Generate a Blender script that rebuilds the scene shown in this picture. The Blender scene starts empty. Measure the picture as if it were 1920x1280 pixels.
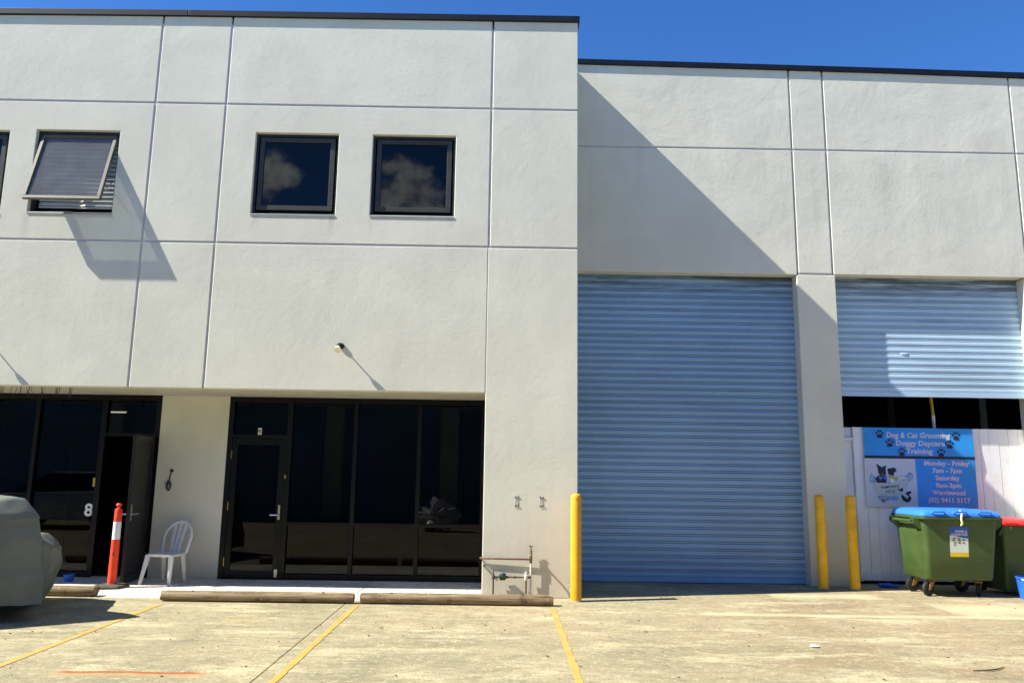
import bpy, bmesh, math, random
from mathutils import Vector, Matrix, noise as mnoise
random.seed(7)
scene = bpy.context.scene
COL = scene.collection

# ------------------------------------------------------------------ camera
EYE = Vector((0.0, -10.42, 1.6))
PITCH, YAW, ROLL = 0.16732, 0.00828, 0.014648
fw = Vector((math.sin(YAW)*math.cos(PITCH), math.cos(YAW)*math.cos(PITCH), math.sin(PITCH)))
rt = Vector((math.cos(YAW), -math.sin(YAW), 0.0))
up = rt.cross(fw)
rt2 = rt*math.cos(ROLL) + up*math.sin(ROLL)
up2 = up*math.cos(ROLL) - rt*math.sin(ROLL)
cam = bpy.data.cameras.new('camera')
cam.sensor_width = 36.0
cam.lens = 1448.8/1920*36.0
cam.clip_start = 0.05
cam.clip_end = 2000.0
camo = bpy.data.objects.new('camera', cam)
COL.objects.link(camo)
camo.matrix_world = Matrix(((rt2.x, up2.x, -fw.x, EYE.x), (rt2.y, up2.y, -fw.y, EYE.y),
                            (rt2.z, up2.z, -fw.z, EYE.z), (0, 0, 0, 1)))
scene.camera = camo

# ------------------------------------------------------------------ sun, sky, exposure
SUN_DIR = Vector((4.3, 1.0, -4.38)).normalized()        # the way the light travels
SUN_EL = math.asin(-SUN_DIR.z)
SUN_ROT = math.atan2(-SUN_DIR.x, -SUN_DIR.y)
sl = bpy.data.lights.new('sun', 'SUN')
sl.energy = 5.0
sl.angle = math.radians(0.5)
sl.color = (1.0, 0.95, 0.86)
so = bpy.data.objects.new('sun', sl)
COL.objects.link(so)
so.rotation_euler = SUN_DIR.to_track_quat('-Z', 'Y').to_euler()

SKY_STRENGTH = 0.09
world = bpy.data.worlds.new('World')
scene.world = world
world.use_nodes = True
wt = world.node_tree
wt.nodes.clear()


def wn(t, **kw):
    n = wt.nodes.new(t)
    for k, v in kw.items():
        setattr(n, k, v)
    return n


def wm(op, a, b=None, c=None, clamp=False):
    n = wn('ShaderNodeMath', operation=op)
    n.use_clamp = clamp
    for i, v in enumerate((a, b, c)):
        if v is None:
            continue
        if isinstance(v, (int, float)):
            n.inputs[i].default_value = v
        else:
            wt.links.new(v, n.inputs[i])
    return n.outputs[0]


sky = wn('ShaderNodeTexSky', sky_type='NISHITA')
sky.sun_disc = False
sky.sun_elevation = SUN_EL
sky.sun_rotation = SUN_ROT
sky.altitude = 3000.0
sky.air_density = 1.5
sky.dust_density = 0.0
sky.ozone_density = 10.0
tcw = wn('ShaderNodeTexCoord')
sep = wn('ShaderNodeSeparateXYZ')
wt.links.new(tcw.outputs['Generated'], sep.inputs[0])
ny = wm('MAXIMUM', wm('MULTIPLY', sep.outputs[1], -1.0), 0.02)
cu = wm('DIVIDE', sep.outputs[0], ny)
cv = wm('DIVIDE', sep.outputs[2], ny)
cmb = wn('ShaderNodeCombineXYZ')
wt.links.new(cu, cmb.inputs[0])
wt.links.new(cv, cmb.inputs[1])
cn = wn('ShaderNodeTexNoise')
cn.inputs['Scale'].default_value = 26.0
cn.inputs['Detail'].default_value = 8.0
cn.inputs['Roughness'].default_value = 0.58
wt.links.new(cmb.outputs[0], cn.inputs['Vector'])
val = None
# cumulus heaps low in the northern sky (the ones the upstairs panes mirror, and more of the same further along)
for (a, b, ra, rb) in ((-0.345, 0.405, 0.052, 0.034), (-0.312, 0.390, 0.034, 0.026), (-0.350, 0.372, 0.040, 0.022),
                       (-0.160, 0.408, 0.036, 0.018), (-0.132, 0.398, 0.032, 0.022), (-0.145, 0.362, 0.075, 0.040),
                       (-0.115, 0.345, 0.045, 0.020), (-0.62, 0.36, 0.06, 0.03), (0.12, 0.33, 0.08, 0.03),
                       (0.42, 0.42, 0.07, 0.035), (0.8, 0.5, 0.11, 0.045), (-0.85, 0.42, 0.09, 0.04)):
    dx = wm('DIVIDE', wm('SUBTRACT', cu, a), ra)
    dy = wm('DIVIDE', wm('SUBTRACT', cv, b), rb)
    d = wm('SQRT', wm('ADD', wm('MULTIPLY', dx, dx), wm('MULTIPLY', dy, dy)))
    e = wm('SUBTRACT', 1.0, d)
    val = e if val is None else wm('MAXIMUM', val, e)
val = wm('ADD', val, wm('MULTIPLY', wm('SUBTRACT', cn.outputs[0], 0.5), 2.2))
msk = wn('ShaderNodeMapRange')
msk.interpolation_type = 'SMOOTHSTEP'
msk.inputs[1].default_value = -0.05
msk.inputs[2].default_value = 0.75
wt.links.new(val, msk.inputs[0])
msk2 = wm('MULTIPLY', msk.outputs[0], wm('LESS_THAN', sep.outputs[1], -0.1))
msk2 = wm('MULTIPLY', msk2, 0.92)
cr = wn('ShaderNodeValToRGB')
cr.color_ramp.elements[0].position = 0.3
cr.color_ramp.elements[0].color = (6.0, 6.8, 7.2, 1)
cr.color_ramp.elements[1].position = 0.7
cr.color_ramp.elements[1].color = (15.0, 15.6, 15.0, 1)
wt.links.new(cn.outputs[0], cr.inputs[0])
mx = wn('ShaderNodeMix', data_type='RGBA')
wt.links.new(msk2, mx.inputs[0])
hs = wn('ShaderNodeHueSaturation')
hs.inputs['Saturation'].default_value = 1.12
hs.inputs['Hue'].default_value = 0.507
wt.links.new(sky.outputs[0], hs.inputs['Color'])
wt.links.new(hs.outputs[0], mx.inputs[6])
wt.links.new(cr.outputs[0], mx.inputs[7])
bg = wn('ShaderNodeBackground')
bg.inputs[1].default_value = SKY_STRENGTH
wt.links.new(mx.outputs[2], bg.inputs[0])
wo = wn('ShaderNodeOutputWorld')
wt.links.new(bg.outputs[0], wo.inputs[0])

vs = scene.view_settings
vs.view_transform = 'Standard'
vs.look = 'None'
vs.gamma = 1.0
vs.use_curve_mapping = False
vs.exposure = 1.1
scene.cycles.max_bounces = 10
scene.cycles.transparent_max_bounces = 12


# ------------------------------------------------------------------ materials
class NT:
    def __init__(self, name):
        self.m = bpy.data.materials.new(name)
        self.m.use_nodes = True
        self.t = self.m.node_tree
        self.t.nodes.clear()
        self.out = self.n('ShaderNodeOutputMaterial')
        self.geo = self.n('ShaderNodeNewGeometry')
        self.pos = self.geo.outputs['Position']

    def n(self, typ, **kw):
        n = self.t.nodes.new(typ)
        for k, v in kw.items():
            setattr(n, k, v)
        return n

    def set(self, sock, v):
        if isinstance(v, bpy.types.NodeSocket):
            self.t.links.new(v, sock)
        elif v is not None:
            if isinstance(v, tuple) and len(v) == 3 and sock.type == 'RGBA':
                v = v + (1.0,)
            sock.default_value = v

    def math(self, op, a, b=None, c=None, clamp=False):
        n = self.n('ShaderNodeMath', operation=op)
        n.use_clamp = clamp
        for i, v in enumerate((a, b, c)):
            if v is not None:
                self.set(n.inputs[i], v)
        return n.outputs[0]

    def noise(self, scale, detail=3.0, rough=0.55, vec=None, stretch=None, dist=0.0):
        n = self.n('ShaderNodeTexNoise')
        n.inputs['Scale'].default_value = scale
        n.inputs['Detail'].default_value = detail
        n.inputs['Roughness'].default_value = rough
        n.inputs['Distortion'].default_value = dist
        v = vec or self.pos
        if stretch:
            mp = self.n('ShaderNodeMapping')
            mp.inputs['Scale'].default_value = stretch
            self.t.links.new(v, mp.inputs[0])
            v = mp.outputs[0]
        self.t.links.new(v, n.inputs['Vector'])
        return n.outputs[0]

    def ramp(self, fac, p0, p1, smooth=True):
        n = self.n('ShaderNodeMapRange')
        n.interpolation_type = 'SMOOTHSTEP' if smooth else 'LINEAR'
        self.set(n.inputs[0], fac)
        n.inputs[1].default_value = p0
        n.inputs[2].default_value = p1
        return n.outputs[0]

    def mix(self, fac, a, b, mode='MIX'):
        n = self.n('ShaderNodeMix', data_type='RGBA')
        n.blend_type = mode
        self.set(n.inputs[0], fac)
        self.set(n.inputs[6], a)
        self.set(n.inputs[7], b)
        return n.outputs[2]

    def bump(self, h, dist, strength=1.0, nrm=None):
        n = self.n('ShaderNodeBump')
        n.inputs['Strength'].default_value = strength
        n.inputs['Distance'].default_value = dist
        self.set(n.inputs['Height'], h)
        if nrm is not None:
            self.t.links.new(nrm, n.inputs['Normal'])
        return n.outputs[0]

    def bsdf(self, col, rough=0.6, metal=0.0, spec=0.5, nrm=None, **kw):
        b = self.n('ShaderNodeBsdfPrincipled')
        self.set(b.inputs['Base Color'], col)
        self.set(b.inputs['Roughness'], rough)
        b.inputs['Metallic'].default_value = metal
        b.inputs['Specular IOR Level'].default_value = spec
        if nrm is not None:
            self.t.links.new(nrm, b.inputs['Normal'])
        for k, v in kw.items():
            self.set(b.inputs[k], v)
        self.t.links.new(b.outputs[0], self.out.inputs[0])
        return self.m


def dark(c, k):
    return tuple(x*k for x in c)


def pmat(name, col, rough=0.6, metal=0.0, var=0.12, scale=5.0, bump=0.0, bscale=60.0, spec=0.5,
         chips=None, chip_amt=0.0, chip_scale=30.0, rvar=0.1):
    """painted / plastic / metal surface with uneven tone, grain and optional chipped spots"""
    t = NT(name)
    a = t.noise(scale, 5.0, 0.6)
    c = t.mix(t.ramp(a, 0.3, 0.7), dark(col, 1-var), dark(col, 1+var))
    if chips is not None:
        f = t.noise(chip_scale, 4.0, 0.7)
        c = t.mix(t.ramp(f, 0.72-chip_amt, 0.76-chip_amt), c, chips)
    r = t.math('ADD', rough-rvar*0.5, t.math('MULTIPLY', a, rvar), clamp=True)
    n = t.bump(t.noise(bscale, 3.0), bump) if bump else None
    return t.bsdf(c, r, metal, spec, n)


def wall_mat(name, col, lump, lscale, stain=0.5):
    t = NT(name)
    blotch = t.noise(0.9, 4.0, 0.6)
    c = t.mix(t.ramp(blotch, 0.3, 0.72), dark(col, 0.93), dark(col, 1.04))
    streak = t.noise(1.0, 4.0, 0.65, stretch=(5.0, 1.0, 0.35))
    c = t.mix(t.math('MULTIPLY', t.ramp(streak, 0.52, 0.78), 0.15*stain), c, (0.36, 0.33, 0.26))
    spots = t.noise(22.0, 2.0)
    c = t.mix(t.math('MULTIPLY', t.ramp(spots, 0.72, 0.8), 0.10), c, (0.3, 0.29, 0.26))
    sx_ = t.n('ShaderNodeSeparateXYZ')
    t.t.links.new(t.pos, sx_.inputs[0])
    for (dx, za, zb, wd, amt, dc) in ((-2.47, 4.72, 5.10, 0.07, 0.40, (0.42, 0.30, 0.17)), (-6.72, 4.4, 5.06, 0.09, 0.35, (0.36, 0.32, 0.24)),
                                      (-3.55, 4.8, 5.10, 0.10, 0.25, (0.36, 0.33, 0.27)), (-0.80, 4.85, 5.10, 0.09, 0.25, (0.36, 0.33, 0.27)), (-1.92, 4.75, 5.10, 0.05, 0.25, (0.36, 0.33, 0.27)),
                                      (6.1, 4.76, 6.6, 0.25, 0.16, (0.36, 0.34, 0.28)), (7.5, 4.76, 6.7, 0.30, 0.14, (0.36, 0.34, 0.28))):
        f = t.math('SUBTRACT', 1.0, t.ramp(t.math('ABSOLUTE', t.math('SUBTRACT', sx_.outputs[0], dx)), 0.0, wd))
        f = t.math('MULTIPLY', f, t.ramp(sx_.outputs[2], za, zb))
        f = t.math('MULTIPLY', f, t.math('SUBTRACT', 1.0, t.ramp(sx_.outputs[2], zb, zb+0.02)))
        f = t.math('MULTIPLY', f, t.math('MULTIPLY', amt, t.math('ADD', 0.4, t.noise(14.0, 3.0, stretch=(1, 1, 0.15)))))
        c = t.mix(f, c, dc)
    # warm bounce light off the paving, painted in and fading upwards
    sp = t.n('ShaderNodeSeparateXYZ')
    t.t.links.new(t.pos, sp.inputs[0])
    z = sp.outputs[2]
    low = t.math('SUBTRACT', 1.0, t.ramp(z, 0.0, 1.5))
    low = t.math('MULTIPLY', low, t.math('ADD', 0.25, t.math('MULTIPLY', t.noise(3.0, 4.0), 0.7)))
    c = t.mix(t.math('MULTIPLY', low, 0.55), c, (0.46, 0.36, 0.25))
    big = t.noise(lscale, 4.0, 0.5, dist=0.35)
    fine = t.noise(62.0, 2.0, 0.6)
    mid = t.noise(13.0, 3.0, 0.6)
    n = t.bump(big, lump)
    n = t.bump(mid, 0.0018, nrm=n)
    n = t.bump(fine, 0.0017, nrm=n)
    return t.bsdf(c, 0.85, 0.0, 0.25, n)


def glass_mat(name, tint, refl_rough=0.0, ior=1.5, dust=0.0):
    t = NT(name)
    fr = t.n('ShaderNodeFresnel')
    # same mirror strength from both sides of the sheet
    t.set(fr.inputs[0], t.math('ADD', ior, t.math('MULTIPLY', t.geo.outputs['Backfacing'], 1.0/ior-ior)))
    tr = t.n('ShaderNodeBsdfTransparent')
    tr.inputs[0].default_value = tint + (1,)
    gl = t.n('ShaderNodeBsdfGlossy')
    gl.inputs['Roughness'].default_value = refl_rough
    ms = t.n('ShaderNodeMixShader')
    t.t.links.new(fr.outputs[0], ms.inputs[0])
    if dust:
        df = t.n('ShaderNodeBsdfDiffuse')
        df.inputs[0].default_value = (0.42, 0.42, 0.42, 1)
        md = t.n('ShaderNodeMixShader')
        t.set(md.inputs[0], t.math('MULTIPLY', dust, t.math('ADD', 0.6, t.noise(5.0, 4.0))))
        t.t.links.new(tr.outputs[0], md.inputs[1])
        t.t.links.new(df.outputs[0], md.inputs[2])
        tr = md
    t.t.links.new(tr.outputs[0], ms.inputs[1])
    t.t.links.new(gl.outputs[0], ms.inputs[2])
    t.t.links.new(ms.outputs[0], t.out.inputs[0])
    return t.m


def ground_mat(name, col, rust=True):
    t = NT(name)
    sp = t.n('ShaderNodeSeparateXYZ')
    t.t.links.new(t.pos, sp.inputs[0])
    X, Y = sp.outputs[0], sp.outputs[1]
    big = t.noise(0.55, 5.0, 0.62)
    c = t.mix(t.ramp(big, 0.32, 0.68), dark(col, 0.82), dark(col, 1.22))
    warm = t.noise(0.28, 3.0, 0.5)
    # red-brown soil trodden in before the roller doors
    soil = t.math('MULTIPLY', t.ramp(X, 0.8, 3.2), t.ramp(t.noise(0.8, 5.0, 0.65), 0.36, 0.60))
    c = t.mix(t.math('MULTIPLY', soil, 0.75), c, (0.255, 0.175, 0.095))
    c = t.mix(t.math('MULTIPLY', t.ramp(warm, 0.45, 0.65), 0.4), c, (0.40, 0.29, 0.165))
    med = t.noise(3.2, 6.0, 0.7, stretch=(0.7, 1.3, 1))
    c = t.mix(t.math('MULTIPLY', t.ramp(med, 0.48, 0.66), 0.62), c, dark(col, 0.62))
    pale = t.noise(1.7, 6.0, 0.7, stretch=(0.5, 1.6, 1))
    c = t.mix(t.math('MULTIPLY', t.ramp(pale, 0.48, 0.66), 0.85), c, dark(col, 1.72))
    mot = t.noise(9.0, 5.0, 0.75, stretch=(0.75, 1.3, 1))
    c = t.mix(t.math('MULTIPLY', t.ramp(mot, 0.50, 0.64), 0.62), c, dark(col, 0.56))
    mot2 = t.noise(12.0, 5.0, 0.75)
    c = t.mix(t.math('MULTIPLY', t.ramp(mot2, 0.52, 0.66), 0.62), c, dark(col, 1.75))
    oil = t.noise(0.9, 6.0, 0.65)
    c = t.mix(t.math('MULTIPLY', t.ramp(oil, 0.56, 0.74), 0.5), c, dark(col, 0.5))
    agg = t.noise(40.0, 4.0, 0.75)
    c = t.mix(t.math('MULTIPLY', t.ramp(agg, 0.45, 0.66), 0.62), c, dark(col, 0.48))
    agg2 = t.noise(85.0, 2.0, 0.7)
    c = t.mix(t.math('MULTIPLY', t.ramp(agg2, 0.52, 0.70), 0.5), c, dark(col, 1.7))
    pits = t.noise(17.0, 3.0, 0.6)
    c = t.mix(t.math('MULTIPLY', t.ramp(pits, 0.69, 0.74), 0.6), c, dark(col, 0.3))
    if rust:
        def blob(x0, x1, y0, hw, amt, colr, ns):
            w = t.math('ADD', Y, t.math('MULTIPLY', t.math('SUBTRACT', t.noise(2.5, 3.0), 0.5), 0.10))
            dy = t.math('ABSOLUTE', t.math('SUBTRACT', w, y0))
            f = t.math('SUBTRACT', 1.0, t.ramp(dy, 0.15*hw, hw))
            f = t.math('MULTIPLY', f, t.ramp(X, x0, x0+0.12))
            f = t.math('MULTIPLY', f, t.math('SUBTRACT', 1.0, t.ramp(X, x1-0.2, x1)))
            return t.math('MULTIPLY', f, t.math('MULTIPLY', amt, t.math('ADD', 0.45, t.noise(ns, 4.0))))
        c = t.mix(blob(-3.52, -2.28, -3.945, 0.05, 1.25, None, 9.0), c, (0.30, 0.075, 0.02))
        c = t.mix(blob(-3.60, -2.20, -4.0, 0.09, 0.45, None, 6.0), c, (0.45, 0.27, 0.10))
        c = t.mix(blob(-3.05, -2.45, -1.72, 0.09, 0.45, None, 7.0), c, (0.48, 0.30, 0.13))
        # pale scrape that runs across in front of the roller doors
        c = t.mix(blob(2.3, 7.4, -1.02, 0.13, 0.62, None, 1.6), c, dark(col, 1.8))
        c = t.mix(blob(3.6, 5.2, 0.45, 0.30, 0.6, None, 3.0), c, dark(col, 1.8))
        c = t.mix(blob(5.4, 8.2, -0.45, 0.65, 0.6, None, 1.8), c, dark(col, 1.75))
    n = t.bump(t.noise(1.2, 3.0), 0.012)
    n = t.bump(agg, 0.0022, nrm=n)
    n = t.bump(pits, 0.002, nrm=n)
    return t.bsdf(c, 0.9, 0.0, 0.2, n)


WALL = (0.685, 0.675, 0.555)
M = {}
M['wall'] = wall_mat('painted_tilt_panel', WALL, 0.010, 0.9)
M['wall_r'] = wall_mat('painted_rendered_panel', WALL, 0.016, 1.3, 0.9)
M['sealant'] = pmat('joint_sealant', (0.50, 0.48, 0.47), 0.8, var=0.08)
M['coping'] = pmat('dark_metal_coping', (0.006, 0.009, 0.016), 0.5, 0.0, var=0.2, scale=3, spec=0.25)
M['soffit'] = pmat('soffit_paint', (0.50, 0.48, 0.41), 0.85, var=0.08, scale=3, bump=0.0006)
M['roof'] = pmat('roof_metal', (0.35, 0.36, 0.36), 0.5)
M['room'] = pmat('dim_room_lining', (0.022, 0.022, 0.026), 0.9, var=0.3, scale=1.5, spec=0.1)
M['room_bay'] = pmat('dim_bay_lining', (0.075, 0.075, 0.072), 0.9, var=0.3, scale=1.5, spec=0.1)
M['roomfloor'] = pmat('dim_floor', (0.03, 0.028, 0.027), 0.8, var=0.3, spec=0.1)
M['frame'] = pmat('black_aluminium', (0.0035, 0.0035, 0.004), 0.35, 0.0, var=0.2, spec=0.25)
M['leaf'] = pmat('grey_black_aluminium', (0.013, 0.013, 0.013), 0.45, 0.0, var=0.2, spec=0.4)
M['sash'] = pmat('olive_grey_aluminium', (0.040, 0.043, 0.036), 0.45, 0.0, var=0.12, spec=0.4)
M['sashlit'] = pmat('sunlit_olive_aluminium', (0.10, 0.098, 0.075), 0.5, 0.0, var=0.1, spec=0.4)  # paler copy of the sash metal, sunlight painted into its colour
M['winframe'] = pmat('dark_bronze_frame', (0.018, 0.02, 0.026), 0.45, var=0.2, spec=0.4)
M['sill'] = pmat('pale_sill', (0.27, 0.28, 0.27), 0.5, var=0.15)
M['glass'] = glass_mat('tinted_glass', (0.30, 0.31, 0.33), 0.0, 1.42)
M['glass_s'] = glass_mat('dark_shopfront_glass', (0.24, 0.24, 0.25), 0.0, 1.33)
M['glass_o'] = glass_mat('dusty_grey_tinted_glass', (0.62, 0.65, 0.65), 0.0, 1.38, 0.16)
M['blind'] = pmat('white_blind', (0.82, 0.82, 0.76), 0.6, var=0.06)
M['steel'] = pmat('brushed_steel', (0.55, 0.54, 0.50), 0.3, 1.0, var=0.1)
M['brass'] = pmat('brass', (0.62, 0.44, 0.13), 0.35, 1.0, var=0.15)
M['white'] = pmat('white_vinyl', (0.78, 0.78, 0.76), 0.5, var=0.03)
M['whitepl'] = pmat('white_moulded_plastic', (0.74, 0.73, 0.68), 0.45, var=0.08, scale=8)
M['black'] = pmat('black_rubber', (0.012, 0.012, 0.012), 0.7, var=0.2)
M['rubber'] = pmat('scuffed_grey_rubber', (0.07, 0.066, 0.05), 0.8, var=0.25)
M['ink'] = pmat('black_print', (0.012, 0.012, 0.022), 0.6, var=0.05)
M['yellow'] = pmat('yellow_bollard_paint', (0.68, 0.345, 0.008), 0.5, var=0.10, scale=4, bump=0.0006, bscale=25,
                   chips=(0.12, 0.09, 0.05), chip_amt=0.035, chip_scale=22)
M['yellow_shaded_worn'] = pmat('shaded_worn_yellow_paint', (0.88, 0.47, 0.008), 0.5, var=0.14, scale=4, bump=0.0006, bscale=25,
                        chips=(0.07, 0.055, 0.04), chip_amt=0.045, chip_scale=18)  # brighter base lifts the bollards standing in shade; the chips are wear
M['orange'] = pmat('orange_plastic', (0.86, 0.055, 0.008), 0.45, var=0.08)
M['reflective'] = pmat('white_reflective_band', (0.80, 0.78, 0.78), 0.4, var=0.04)
M['bin'] = pmat('green_bin_plastic', (0.050, 0.088, 0.019), 0.5, var=0.14, scale=4, bump=0.0006, bscale=45,
                chips=(0.13, 0.17, 0.075), chip_amt=0.05, chip_scale=9)
M['lid'] = pmat('blue_lid_plastic', (0.035, 0.19, 0.72), 0.4, var=0.08)
M['redlid'] = pmat('red_lid_plastic', (0.72, 0.018, 0.02), 0.4, var=0.08)
M['bucket'] = pmat('blue_bucket_plastic', (0.02, 0.13, 0.60), 0.4, var=0.08)
M['tan'] = pmat('castor_fork', (0.36, 0.20, 0.055), 0.55, 0.3, var=0.3, scale=30)
M['strap'] = pmat('cream_strap', (0.70, 0.62, 0.35), 0.7, var=0.3, scale=60)
M['hoard'] = pmat('off_white_board', (0.82, 0.84, 0.83), 0.6, var=0.06, scale=2.5, bump=0.0005,
                  chips=(0.25, 0.24, 0.22), chip_amt=-0.06, chip_scale=14)
M['banner'] = pmat('blue_banner_vinyl', (0.022, 0.30, 0.74), 0.45, var=0.06, scale=3)
M['banner_w'] = pmat('white_banner_vinyl', (0.60, 0.62, 0.63), 0.5, var=0.04, scale=3)
M['print_pale'] = pmat('pale_print', (0.62, 0.60, 0.66), 0.6, var=0.03)
M['print_wash'] = pmat('watercolour_print', (0.28, 0.38, 0.52), 0.6, var=0.25, scale=22)
M['print_tub'] = pmat('tub_print', (0.52, 0.56, 0.48), 0.6, var=0.05)
M['print_blue'] = pmat('neckerchief_blue_print', (0.03, 0.22, 0.48), 0.6, var=0.1)
M['print_yellow'] = pmat('neckerchief_yellow_print', (0.50, 0.42, 0.02), 0.6, var=0.1)
M['print_red'] = pmat('tongue_red_print', (0.45, 0.10, 0.09), 0.6, var=0.1)
M['sticker_blue'] = pmat('sticker_blue', (0.015, 0.10, 0.42), 0.5, var=0.1)
M['sticker_white'] = pmat('sticker_white', (0.66, 0.70, 0.62), 0.5, var=0.06)
M['sticker_yellow'] = pmat('sticker_yellow', (0.72, 0.50, 0.01), 0.5, var=0.1)
M['brown'] = pmat('brown_print', (0.14, 0.07, 0.04), 0.6, var=0.2)
M['copper'] = pmat('aged_copper_pipe', (0.16, 0.075, 0.05), 0.5, 0.5, var=0.35, scale=25)
M['oldpipe'] = pmat('weathered_bronze', (0.10, 0.085, 0.05), 0.55, 0.4, var=0.4, scale=40)
M['palepipe'] = pmat('painted_pipe', (0.62, 0.60, 0.54), 0.6, var=0.1, chips=(0.15, 0.1, 0.06), chip_amt=0.06)
M['meter'] = pmat('green_meter', (0.016, 0.05, 0.025), 0.45, 0.2, var=0.4, scale=40)
M['cover'] = pmat('grey_cover_fabric', (0.145, 0.158, 0.128), 0.7, var=0.16, scale=2.2, bump=0.004, bscale=7, spec=0.3)
M['rust'] = pmat('rusted_bolt', (0.10, 0.05, 0.03), 0.8, 0.3, var=0.4, scale=60)
M['patch'] = pmat('grey_filler', (0.42, 0.41, 0.37), 0.9, var=0.15, scale=30)
M['lens'] = pmat('cream_lamp_glass', (0.78, 0.76, 0.60), 0.25, var=0.04)
M['poleY'] = pmat('faded_yellow_pole', (0.55, 0.36, 0.03), 0.5, var=0.2)
M['plasticwrap'] = pmat('crumpled_clear_wrap', (0.72, 0.72, 0.70), 0.15, var=0.1, bump=0.01, bscale=18)
M['carpaint'] = pmat('silver_car_paint', (0.60, 0.61, 0.62), 0.25, 0.3, var=0.03)
M['carglass'] = pmat('car_glass', (0.01, 0.01, 0.012), 0.05, spec=0.6)
M['leafbrown'] = pmat('dry_leaf', (0.07, 0.045, 0.025), 0.8, var=0.4, scale=60)
M['paper'] = pmat('paper_scrap', (0.75, 0.74, 0.70), 0.8, var=0.05)
M['twig'] = pmat('dry_twig', (0.05, 0.035, 0.022), 0.9, var=0.3)
M['cable'] = pmat('black_cable', (0.015, 0.016, 0.022), 0.5, var=0.2)
M['clutter'] = pmat('dim_cardboard', (0.20, 0.15, 0.10), 0.8, var=0.2)
M['clutter2'] = pmat('dim_poster', (0.30, 0.10, 0.16), 0.8, var=0.3)

CONC = (0.305, 0.270, 0.162)
M['ground'] = ground_mat('weathered_concrete', CONC)
M['apron'] = ground_mat('bleached_concrete', (0.60, 0.57, 0.47), rust=False)


def wood_mat():
    t = NT('weathered_pine_log')
    g = t.noise(9.0, 6.0, 0.7, stretch=(0.16, 3.0, 3.0), dist=0.4)
    c = t.mix(t.ramp(g, 0.3, 0.7), (0.10, 0.065, 0.035), (0.34, 0.255, 0.15))
    b = t.noise(4.0, 5.0, 0.7)
    c = t.mix(t.math('MULTIPLY', t.ramp(b, 0.55, 0.75), 0.8), c, (0.055, 0.035, 0.025))
    s = t.noise(14.0, 3.0)
    c = t.mix(t.math('MULTIPLY', t.ramp(s, 0.62, 0.72), 0.5), c, (0.48, 0.42, 0.27))
    return t.bsdf(c, 0.9, 0.0, 0.2, t.bump(g, 0.006))


M['log'] = wood_mat()


def shutter_mat(name, col):
    t = NT(name)
    a = t.noise(0.8, 5.0, 0.6, stretch=(0.5, 1, 1.2))
    c = t.mix(t.ramp(a, 0.3, 0.7), dark(col, 0.88), dark(col, 1.10))
    d = t.noise(1.6, 6.0, 0.7, stretch=(0.35, 1, 6))
    c = t.mix(t.math('MULTIPLY', t.ramp(d, 0.55, 0.78), 0.5), c, dark(col, 0.45))
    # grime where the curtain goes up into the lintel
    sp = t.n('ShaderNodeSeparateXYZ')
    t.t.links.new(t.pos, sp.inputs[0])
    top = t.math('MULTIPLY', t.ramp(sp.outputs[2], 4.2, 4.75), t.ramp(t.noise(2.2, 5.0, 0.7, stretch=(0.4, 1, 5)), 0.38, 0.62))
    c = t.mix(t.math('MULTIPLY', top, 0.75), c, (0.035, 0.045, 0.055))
    return t.bsdf(c, 0.42, 0.0, 0.45, t.bump(t.noise(3.0, 3.0, stretch=(0.5, 1, 1)), 0.002))


M['shutter'] = shutter_mat('blue_roller_shutter', (0.265, 0.425, 0.62))
M['shutter2'] = shutter_mat('pale_blue_roller_shutter', (0.45, 0.62, 0.76))


def line_mat():
    t = NT('worn_yellow_line_paint')
    a = t.noise(5.0, 6.0, 0.7)
    c = t.mix(t.ramp(a, 0.35, 0.65), (0.50, 0.275, 0.05), (0.56, 0.34, 0.09))
    w = t.noise(30.0, 5.0, 0.75)
    c = t.mix(t.math('MULTIPLY', t.ramp(w, 0.50, 0.64), 0.65), c, (0.37, 0.31, 0.19))
    return t.bsdf(c, 0.85, 0.0, 0.2, t.bump(w, 0.001))


M['line'] = line_mat()


def tube_lamp_mat():
    t = NT('lit_fluorescent_tube')
    e = t.n('ShaderNodeEmission')
    e.inputs[0].default_value = (1.0, 0.93, 0.62, 1)
    e.inputs[1].default_value = 4.0
    t.t.links.new(e.outputs[0], t.out.inputs[0])
    return t.m


M['lamp'] = tube_lamp_mat()


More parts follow.
